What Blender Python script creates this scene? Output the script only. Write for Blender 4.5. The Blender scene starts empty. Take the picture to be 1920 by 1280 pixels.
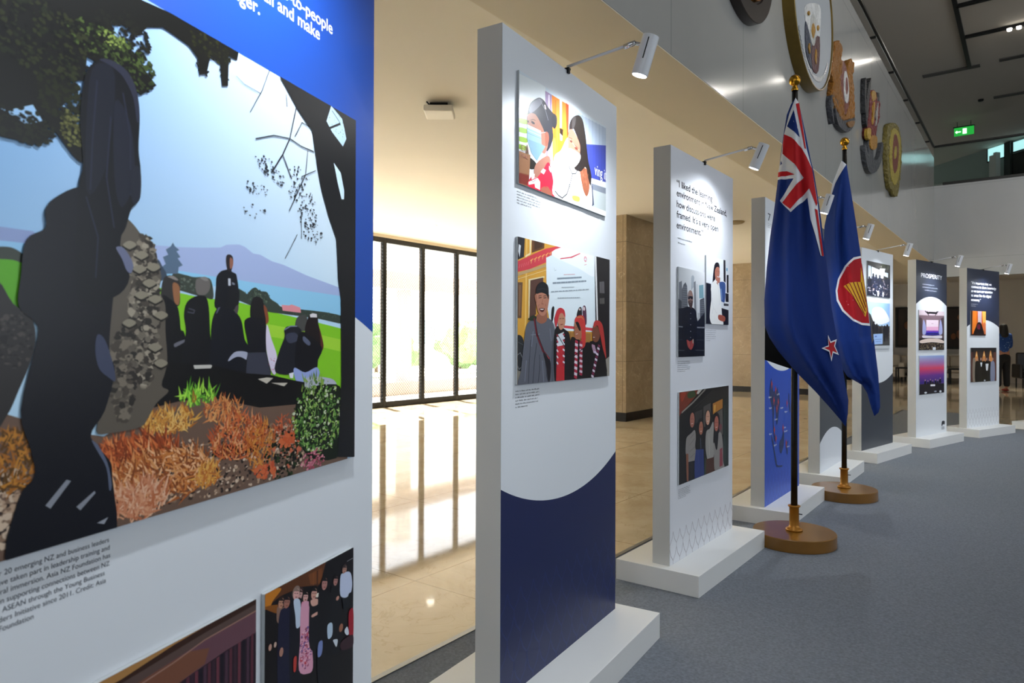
import bpy, bmesh, math, random
from mathutils import Vector, Matrix
from mathutils.geometry import tessellate_polygon
C = bpy.context.scene.collection
PI = math.pi
R = math.radians

# ------------------------------------------------------------------ camera, world, big lights, exposure
scn = bpy.context.scene
cam_d = bpy.data.cameras.new('camera'); cam = bpy.data.objects.new('camera', cam_d); C.objects.link(cam)
scn.camera = cam
cam_d.sensor_width = 36; cam_d.lens = 36 * 1291.8 / 1920
cam_d.shift_y = -5.36 / 1920
cam_d.clip_start = 0.05; cam_d.clip_end = 200
cam.matrix_world = (Matrix.Translation((0, 0, 1.1674)) @ Matrix.Rotation(R(37.073), 4, 'Z')
                    @ Matrix.Rotation(R(90 + 0.2395), 4, 'X') @ Matrix.Rotation(0.003486, 4, 'Z'))
cam_d.dof.use_dof = True; cam_d.dof.focus_distance = 2.9; cam_d.dof.aperture_fstop = 8.0

scn.view_settings.view_transform = 'Standard'
scn.view_settings.look = 'None'
scn.view_settings.exposure = 0.0
scn.view_settings.gamma = 1.0
scn.view_settings.use_curve_mapping = False

world = bpy.data.worlds.new('daylight'); scn.world = world; world.use_nodes = True
wn = world.node_tree.nodes; wl = world.node_tree.links
bg = wn['Background']
sky = wn.new('ShaderNodeTexSky'); sky.sky_type = 'HOSEK_WILKIE'; sky.turbidity = 6; sky.ground_albedo = 0.6
sky.sun_direction = Vector((-0.5, 0.2, 0.84)).normalized()
mixw = wn.new('ShaderNodeMix'); mixw.data_type = 'RGBA'; mixw.inputs[0].default_value = 0.75
wl.new(sky.outputs[0], mixw.inputs[6]); mixw.inputs[7].default_value = (0.95, 0.98, 1.0, 1)
wl.new(mixw.outputs[2], bg.inputs[0]); bg.inputs[1].default_value = 7.0

def area(name, loc, rot, sx, sy, power, col):
    d = bpy.data.lights.new(name, 'AREA'); d.shape = 'RECTANGLE'; d.size = sx; d.size_y = sy
    d.energy = power; d.color = col
    o = bpy.data.objects.new(name, d); C.objects.link(o); o.location = loc; o.rotation_euler = rot
    return o
sun_d = bpy.data.lights.new('sun', 'SUN'); sun_d.energy = 40.0; sun_d.angle = R(0.6); sun_d.color = (1, 0.99, 0.96)
sun = bpy.data.objects.new('sun', sun_d); C.objects.link(sun)
sun.rotation_euler = Vector((-0.55, 0.25, 0.80)).to_track_quat('Z', 'Y').to_euler()
area('daylight_right', (6.6, 6.0, 3.0), (0, R(90), 0), 4.6, 15.0, 290, (0.80, 0.90, 1.0))
area('fill_high', (3.4, 3.5, 5.6), (R(94), 0, 0), 6.0, 1.6, 200, (0.96, 0.98, 1.0))  # added fill floating in mid-hall, brightens the end wall and high ceiling
area('fill_back', (0.8, -3.4, 2.2), (R(90), 0, 0), 7.5, 3.2, 62, (0.93, 0.96, 1.0))  # added fill for the ambient light from behind the camera

SPOT_POWER = 34

# ------------------------------------------------------------------ materials
def s2l(h):
    def f(c):
        c /= 255.0
        return c / 12.92 if c <= 0.04045 else ((c + 0.055) / 1.055) ** 2.4
    return (f(int(h[0:2], 16)), f(int(h[2:4], 16)), f(int(h[4:6], 16)), 1.0)

def mat(name, col, rough=0.5, metal=0.0, spec=0.5, noise=0.0, nscale=20.0, bump=0.0, bscale=60.0, coat=0.0, sheen=0.0):
    m = bpy.data.materials.new(name); m.use_nodes = True
    nt = m.node_tree; b = nt.nodes['Principled BSDF']
    c = s2l(col) if isinstance(col, str) else col
    b.inputs['Base Color'].default_value = c
    b.inputs['Roughness'].default_value = rough; b.inputs['Metallic'].default_value = metal
    b.inputs['Specular IOR Level'].default_value = spec
    if coat: b.inputs['Coat Weight'].default_value = coat; b.inputs['Coat Roughness'].default_value = 0.1
    if sheen: b.inputs['Sheen Weight'].default_value = sheen
    tc = nt.nodes.new('ShaderNodeTexCoord')
    if noise > 0:
        n = nt.nodes.new('ShaderNodeTexNoise'); n.inputs['Scale'].default_value = nscale; n.inputs['Detail'].default_value = 4
        nt.links.new(tc.outputs['Object'], n.inputs['Vector'])
        mx = nt.nodes.new('ShaderNodeMix'); mx.data_type = 'RGBA'
        mx.inputs[6].default_value = tuple(max(0, v * (1 - noise)) for v in c[:3]) + (1,)
        mx.inputs[7].default_value = tuple(min(1, v * (1 + noise)) for v in c[:3]) + (1,)
        nt.links.new(n.outputs['Fac'], mx.inputs[0]); nt.links.new(mx.outputs[2], b.inputs['Base Color'])
    if bump > 0:
        n2 = nt.nodes.new('ShaderNodeTexNoise'); n2.inputs['Scale'].default_value = bscale; n2.inputs['Detail'].default_value = 3
        nt.links.new(tc.outputs['Object'], n2.inputs['Vector'])
        bp = nt.nodes.new('ShaderNodeBump'); bp.inputs['Strength'].default_value = bump; bp.inputs['Distance'].default_value = 0.01
        nt.links.new(n2.outputs['Fac'], bp.inputs['Height']); nt.links.new(bp.outputs[0], b.inputs['Normal'])
    return m

def emat(name, col, strength):
    m = bpy.data.materials.new(name); m.use_nodes = True
    b = m.node_tree.nodes['Principled BSDF']
    b.inputs['Base Color'].default_value = s2l(col); b.inputs['Emission Color'].default_value = s2l(col)
    b.inputs['Emission Strength'].default_value = strength
    return m

def tile_mat(name, c1, c2, cj, bw, bh, rough, joint=0.004, coord='Generated', vein=None, rot=None, noisescale=1.5, spec=0.5):
    m = bpy.data.materials.new(name); m.use_nodes = True; nt = m.node_tree; N = nt.nodes; L = nt.links
    b = N['Principled BSDF']; b.inputs['Roughness'].default_value = rough; b.inputs['Specular IOR Level'].default_value = spec
    g = N.new('ShaderNodeNewGeometry'); mp = N.new('ShaderNodeMapping')
    L.new(g.outputs['Position'], mp.inputs['Vector'])
    if rot: mp.inputs['Rotation'].default_value = rot
    br = N.new('ShaderNodeTexBrick'); br.offset = 0; br.inputs['Scale'].default_value = 1
    br.inputs['Brick Width'].default_value = bw; br.inputs['Row Height'].default_value = bh
    br.inputs['Mortar Size'].default_value = joint; br.inputs['Mortar Smooth'].default_value = 0.1
    br.inputs['Color1'].default_value = (1, 1, 1, 1); br.inputs['Color2'].default_value = (0.93, 0.93, 0.93, 1)
    br.inputs['Mortar'].default_value = (0, 0, 0, 1)
    L.new(mp.outputs[0], br.inputs['Vector'])
    n = N.new('ShaderNodeTexNoise'); n.inputs['Scale'].default_value = noisescale; n.inputs['Detail'].default_value = 8; n.inputs['Roughness'].default_value = 0.65
    n.inputs['Distortion'].default_value = 0.6
    L.new(g.outputs['Position'], n.inputs['Vector'])
    mx = N.new('ShaderNodeMix'); mx.data_type = 'RGBA'; mx.inputs[6].default_value = s2l(c1); mx.inputs[7].default_value = s2l(c2)
    rp = N.new('ShaderNodeMapRange'); rp.inputs[1].default_value = 0.35; rp.inputs[2].default_value = 0.65
    L.new(n.outputs['Fac'], rp.inputs[0]); L.new(rp.outputs[0], mx.inputs[0])
    last = mx.outputs[2]
    if vein:
        w = N.new('ShaderNodeTexNoise'); w.inputs['Scale'].default_value = noisescale * 1.1; w.inputs['Detail'].default_value = 3; w.inputs['Distortion'].default_value = 2.4
        L.new(g.outputs['Position'], w.inputs['Vector'])
        ma = N.new('ShaderNodeMath'); ma.operation = 'SUBTRACT'; ma.inputs[1].default_value = 0.5; L.new(w.outputs['Fac'], ma.inputs[0])
        mb = N.new('ShaderNodeMath'); mb.operation = 'ABSOLUTE'; L.new(ma.outputs[0], mb.inputs[0])
        mr = N.new('ShaderNodeMapRange'); mr.inputs[1].default_value = 0.0; mr.inputs[2].default_value = 0.012; mr.inputs[3].default_value = 0.55; mr.inputs[4].default_value = 0.0
        L.new(mb.outputs[0], mr.inputs[0])
        mv = N.new('ShaderNodeMix'); mv.data_type = 'RGBA'; L.new(mr.outputs[0], mv.inputs[0]); L.new(last, mv.inputs[6]); mv.inputs[7].default_value = s2l(vein)
        last = mv.outputs[2]
    mul = N.new('ShaderNodeMix'); mul.data_type = 'RGBA'; L.new(br.outputs['Fac'], mul.inputs[0])
    L.new(last, mul.inputs[6]); mul.inputs[7].default_value = s2l(cj)
    L.new(mul.outputs[2], b.inputs['Base Color'])
    return m

def print_mat(name, rough):
    m = bpy.data.materials.new(name); m.use_nodes = True; nt = m.node_tree
    b = nt.nodes['Principled BSDF']; b.inputs['Roughness'].default_value = rough
    a = nt.nodes.new('ShaderNodeAttribute'); a.attribute_name = 'ink'
    nt.links.new(a.outputs['Color'], b.inputs['Base Color'])
    return m

M_WHITE = mat('panel_white_laminate', 'c6c6c3', 0.45, noise=0.02, nscale=3)
M_PLINTH = mat('plinth_white_paint', 'e4e4e2', 0.4, noise=0.02, nscale=4, bump=0.03, bscale=8)
M_PRINT = print_mat('printed_ink_satin', 0.4)
M_PHOTO = print_mat('printed_photo_gloss', 0.28)
M_BOARD = mat('foam_board_edge', 'b4b8ba', 0.4)
M_INK = mat('black_ink', '101115', 0.8, spec=0.1); M_INKW = mat('white_ink', 'f4f6fa', 0.5); M_INKG = mat('grey_ink', '42464f', 0.8, spec=0.1)
M_LAMPW = mat('lamp_white_enamel', 'd8dade', 0.3, noise=0.01)
M_CHROME = mat('chrome', 'd8d8da', 0.12, 1.0); M_DARKMET = mat('dark_metal', '1a1b1c', 0.4, 0.6)
M_BLACK = mat('black_powder_coat', '0c0c0c', 0.35, 0.2)
M_LENS = emat('lamp_lens_glow', 'f4f8ff', 25)
M_GOLD = mat('polished_brass', 'b8862a', 0.22, 1.0, noise=0.1); M_GOLDP = mat('gold_paint', 'a06a1e', 0.35, 0.55, noise=0.15, nscale=30)
M_WOODB = mat('brown_varnished_wood', '7a5216', 0.3, noise=0.18, nscale=9, coat=0.3)
M_POLE = mat('black_lacquer', '0d0c0c', 0.25)
M_STEEL = mat('brushed_steel', '8c8e90', 0.35, 0.9)
M_RAIL = mat('rail_dark_bronze', '3a3a38', 0.3, 0.8)

# ------------------------------------------------------------------ mesh helpers
class MB:
    def __init__(s): s.bm = bmesh.new()
    def box(s, x0, x1, y0, y1, z0, z1, mtx=None):
        v = [s.bm.verts.new((x, y, z)) for z in (z0, z1) for y in (y0, y1) for x in (x0, x1)]
        for f in ((0, 2, 3, 1), (4, 5, 7, 6), (0, 1, 5, 4), (2, 6, 7, 3), (0, 4, 6, 2), (1, 3, 7, 5)): s.bm.faces.new([v[i] for i in f])
        if mtx: bmesh.ops.transform(s.bm, matrix=mtx, verts=v)
        return s
    def tube(s, p0, p1, r0, r1=None, n=16, cap=True):
        r1 = r0 if r1 is None else r1
        p0, p1 = Vector(p0), Vector(p1); d = (p1 - p0).normalized()
        a = d.orthogonal().normalized(); b = d.cross(a)
        A = [s.bm.verts.new(p0 + (a * math.cos(2 * PI * i / n) + b * math.sin(2 * PI * i / n)) * r0) for i in range(n)]
        B = [s.bm.verts.new(p1 + (a * math.cos(2 * PI * i / n) + b * math.sin(2 * PI * i / n)) * r1) for i in range(n)]
        for i in range(n): s.bm.faces.new((A[i], A[(i + 1) % n], B[(i + 1) % n], B[i]))
        if cap: s.bm.faces.new(A[::-1]); s.bm.faces.new(B)
        return s
    def lathe(s, prof, c=(0, 0, 0), n=40):
        rings = []
        for r, z in prof:
            if r < 1e-5: rings.append([s.bm.verts.new((c[0], c[1], c[2] + z))])
            else: rings.append([s.bm.verts.new((c[0] + r * math.cos(2 * PI * i / n), c[1] + r * math.sin(2 * PI * i / n), c[2] + z)) for i in range(n)])
        for a, b in zip(rings, rings[1:]):
            for i in range(n):
                j = (i + 1) % n
                if len(a) == 1 and len(b) == 1: continue
                if len(a) == 1: s.bm.faces.new((a[0], b[j], b[i]))
                elif len(b) == 1: s.bm.faces.new((a[i], a[j], b[0]))
                else: s.bm.faces.new((a[i], a[j], b[j], b[i]))
        return s
    def prism(s, pts, f0, f1):
        A = [s.bm.verts.new(f0(p)) for p in pts]; B = [s.bm.verts.new(f1(p)) for p in pts]; n = len(pts)
        for i in range(n): s.bm.faces.new((A[i], A[(i + 1) % n], B[(i + 1) % n], B[i]))
        tri = tessellate_polygon([[Vector((p[0], p[1], 0)) for p in pts]])
        for t in tri:
            s.bm.faces.new([A[i] for i in t][::-1]); s.bm.faces.new([B[i] for i in t])
        return s
    def blob(s, c, r, sx=1, sy=1, sz=1, sub=3, rough=0.0, seed=0):
        rr = random.Random(seed)
        g = bmesh.ops.create_icosphere(s.bm, subdivisions=sub, radius=r)
        for v in g['verts']:
            k = 1 + rr.uniform(-rough, rough)
            v.co = Vector((v.co.x * sx * k + c[0], v.co.y * sy * k + c[1], v.co.z * sz * k + c[2]))
        return s
    def build(s, name, m, parent=None, smooth=False, bevel=0.0, seg=2, loc=None, fixn=True):
        if fixn: bmesh.ops.recalc_face_normals(s.bm, faces=s.bm.faces)
        me = bpy.data.meshes.new(name); s.bm.to_mesh(me); s.bm.free()
        me.materials.append(m)
        if smooth:
            for p in me.polygons: p.use_smooth = True
        o = bpy.data.objects.new(name, me); C.objects.link(o)
        if parent: o.parent = parent
        if loc: o.location = loc
        if bevel:
            b = o.modifiers.new('bevel', 'BEVEL'); b.width = bevel; b.segments = seg; b.limit_method = 'ANGLE'; b.angle_limit = R(40)
        if smooth and not bevel:
            pass
        return o

def smooth_by_angle(o, deg=35):
    me = o.data
    bm = bmesh.new(); bm.from_mesh(me)
    for e in bm.edges:
        if len(e.link_faces) == 2: e.smooth = e.calc_face_angle(0) < R(deg)
    for f in bm.faces: f.smooth = True
    bm.to_mesh(me); bm.free(); return o

def tag(o, label=None, cat=None, group=None, kind=None):
    if label: o['label'] = label
    if cat: o['category'] = cat
    if group: o['group'] = group
    if kind: o['kind'] = kind
    return o
def thing(name, loc=(0, 0, 0), rz=0.0, label=None, cat=None, group=None, kind=None):
    o = bpy.data.objects.new(name, None); C.objects.link(o); o.location = loc; o.rotation_euler = (0, 0, rz)
    o.empty_display_size = 0.1
    return tag(o, label, cat, group, kind)
def struct(name, mb, m, label, parent=None, **kw):
    o = mb.build(name, m, parent, **kw); tag(o, label, 'structure' if False else name.split('_')[0], None, 'structure'); return o
def copy_tree(o, parent=None):
    c = o.copy(); C.objects.link(c); c.parent = parent
    for ch in [x for x in bpy.data.objects if x.parent == o]: copy_tree(ch, c)
    return c

# flat printed artwork: polygons in (s, z) of a panel face, laid over one another a few hundredths of a millimetre apart
def clip_poly(P, x0, x1, y0, y1):
    for ax, lim, sg in ((0, x0, 1), (0, x1, -1), (1, y0, 1), (1, y1, -1)):
        out = []
        for i in range(len(P)):
            a, b = P[i - 1], P[i]
            ia, ib = (a[ax] - lim) * sg >= 0, (b[ax] - lim) * sg >= 0
            if ia != ib:
                t = (lim - a[ax]) / (b[ax] - a[ax]); out.append((a[0] + (b[0] - a[0]) * t, a[1] + (b[1] - a[1]) * t))
            if ib: out.append(b)
        P = out
        if len(P) < 3: return []
    return P
def catmull(P, k=4):
    out = []; n = len(P)
    for i in range(n):
        p0, p1, p2, p3 = P[i - 1], P[i], P[(i + 1) % n], P[(i + 2) % n]
        for j in range(k):
            t = j / k
            out.append(tuple(0.5 * (2 * p1[a] + (p2[a] - p0[a]) * t + (2 * p0[a] - 5 * p1[a] + 4 * p2[a] - p3[a]) * t * t + (3 * p1[a] - p0[a] - 3 * p2[a] + p3[a]) * t ** 3) for a in (0, 1)))
    return out
class Sheet:
    def __init__(s, rect=None, seed=1):
        s.v = []; s.f = []; s.c = []; s.k = 0; s.rect = rect; s.rnd = random.Random(seed)
    def poly(s, P, cols, step=True, jit=0.0):
        if s.rect: P = clip_poly(P, *s.rect)
        if len(P) < 3: return
        Q = [P[0]]
        for p in P[1:]:
            if abs(p[0] - Q[-1][0]) + abs(p[1] - Q[-1][1]) > 1e-6: Q.append(p)
        if len(Q) < 3: return
        if step: s.k += 1
        d = (s.k + jit) * 1.3e-5
        tri = tessellate_polygon([[Vector((p[0], p[1], 0)) for p in Q]]) if len(Q) > 3 else [(0, 1, 2)]
        b = len(s.v)
        s.v += [(d, p[0], p[1]) for p in Q]
        col = s2l(cols) if isinstance(cols, str) else cols
        for t in tri:
            a0, a1, a2 = (Q[i] for i in t)
            ar = (a1[0] - a0[0]) * (a2[1] - a0[1]) - (a2[0] - a0[0]) * (a1[1] - a0[1])
            t = list(t) if ar > 0 else list(t)[::-1]
            s.f.append([b + i for i in t]); s.c.append([col] * 3)
    def grad(s, c4, x0, z1, x1, z0, n=10):
        tl, tr, bl, br = (s2l(c) for c in c4); s.k += 1; d = s.k * 1.3e-5
        if s.rect: x0 = max(x0, s.rect[0]); x1 = min(x1, s.rect[1])
        def f(u, w): return tuple((tl[i] * (1 - u) + tr[i] * u) * w + (bl[i] * (1 - u) + br[i] * u) * (1 - w) for i in range(3)) + (1,)
        b = len(s.v)
        for j in range(n + 1):
            for i in range(n + 1): s.v.append((d, x0 + (x1 - x0) * i / n, min(max(z0 + (z1 - z0) * j / n, s.rect[2] if s.rect else -9), s.rect[3] if s.rect else 9)))
        for j in range(n):
            for i in range(n):
                q = [(i, j), (i + 1, j), (i + 1, j + 1), (i, j + 1)]
                s.f.append([b + jj * (n + 1) + ii for ii, jj in q]); s.c.append([f(ii / n, jj / n) for ii, jj in q])
    def stroke(s, col, w, P, step=True):
        for i in range(len(P) - 1):
            a, b = Vector(P[i]), Vector(P[i + 1]); d = b - a
            if d.length < 1e-6: continue
            d.normalize(); n = Vector((-d.y, d.x)) * w / 2; e = d * w * 0.3
            s.poly([tuple(a - n - e), tuple(b - n + e), tuple(b + n + e), tuple(a + n - e)], col, step=(step and i == 0))
    def run(s, text):
        for line in text.strip().split('\n'):
            line = line.strip(); o, t = line[0], line[1:].split()
            if o in 'PQ':
                v = [float(q) / 1e4 for q in t[1:]]; P = [(v[i], v[i + 1]) for i in range(0, len(v), 2)]
                s.poly(catmull(P) if o == 'Q' else P, t[0])
            elif o == 'S':
                v = [float(q) / 1e4 for q in t[2:]]; s.stroke(t[0], float(t[1]) / 1e4, [(v[i], v[i + 1]) for i in range(0, len(v), 2)])
            elif o == 'E':
                cx, cz, rx, rz = (float(q) / 1e4 for q in t[1:])
                s.poly([(cx + rx * math.cos(a * PI / 8), cz + rz * math.sin(a * PI / 8)) for a in range(16)], t[0])
            elif o == 'G':
                s.grad(t[:4], *(float(q) / 1e4 for q in t[4:]))
            elif o in 'KT':
                cols = [q for q in t if len(q) == 6 and q not in t[-8:]]; cx, cz, rx, rz, n, size, ang, spr = (float(q) for q in t[-8:])
                s.k += 1
                for i in range(int(n)):
                    a = s.rnd.uniform(0, 2 * PI); r = math.sqrt(s.rnd.random())
                    x = (cx + rx * r * math.cos(a)) / 1e4; z = (cz + rz * r * math.sin(a)) / 1e4; col = s.rnd.choice(cols); sz = size / 1e4 * s.rnd.uniform(0.5, 1.3)
                    if o == 'K':
                        m = 6; a0 = s.rnd.uniform(0, 6); el = s.rnd.uniform(0.4, 1)
                        P = [(x + sz * math.cos(a0 + j * 2 * PI / m) * s.rnd.uniform(0.6, 1.2), z + el * sz * math.sin(a0 + j * 2 * PI / m) * s.rnd.uniform(0.6, 1.2)) for j in range(m)]
                    else:
                        th = R(ang + s.rnd.gauss(0, spr * 0.6)); bend = s.rnd.uniform(-1, 1) * 0.7; w = sz * 0.05 + 0.0006
                        d = Vector((math.cos(th), math.sin(th))); q = Vector((-d.y, d.x)); p0 = Vector((x, z)); p1 = p0 + d * sz * 0.5 + q * bend * sz * 0.12; p2 = p0 + d * sz + q * bend * sz * 0.4
                        P = [tuple(p0 - q * w), tuple(p1 - q * w * 0.8), tuple(p2), tuple(p1 + q * w * 0.8), tuple(p0 + q * w)]
                    s.poly(P, col, step=False, jit=i / n * 0.9)
        return s
    def build(s, name, parent, x, m=None):
        me = bpy.data.meshes.new(name); me.from_pydata(s.v, [], s.f); me.materials.append(m or M_PHOTO)
        ca = me.color_attributes.new('ink', 'FLOAT_COLOR', 'CORNER')
        flat = []
        for p, cc in zip(me.polygons, s.c):
            for c in cc: flat += list(c)
        ca.data.foreach_set('color', flat)
        o = bpy.data.objects.new(name, me); C.objects.link(o); o.parent = parent; o.location = (x, 0, 0)
        return o

def text(name, body, s0, z, cap, m, parent, width=None, align='LEFT', x=0.0012, spacing=None, bold=0.0):
    cu = bpy.data.curves.new('t', 'FONT'); cu.body = body; cu.size = 1.0; cu.fill_mode = 'FRONT'; cu.offset = bold
    to = bpy.data.objects.new('t', cu); C.objects.link(to)
    dg = bpy.context.evaluated_depsgraph_get(); dg.update()
    me = bpy.data.meshes.new_from_object(to.evaluated_get(dg)); bpy.data.objects.remove(to); bpy.data.curves.remove(cu)
    xs = [v.co.x for v in me.vertices]; w = max(xs) - min(xs); x_min = min(xs)
    ky = cap / 0.73; kx = (width / w) if width else ky
    W = w * kx; off = {'LEFT': 0, 'RIGHT': -W, 'CENTER': -W / 2}[align]
    for v in me.vertices: v.co = Vector((0, s0 + off + (v.co.x - x_min) * kx, z + v.co.y * ky))
    me.materials.clear(); me.materials.append(m); me.name = name
    o = bpy.data.objects.new(name, me); C.objects.link(o); o.parent = parent; o.location = (x, 0, 0)
    return o

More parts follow.
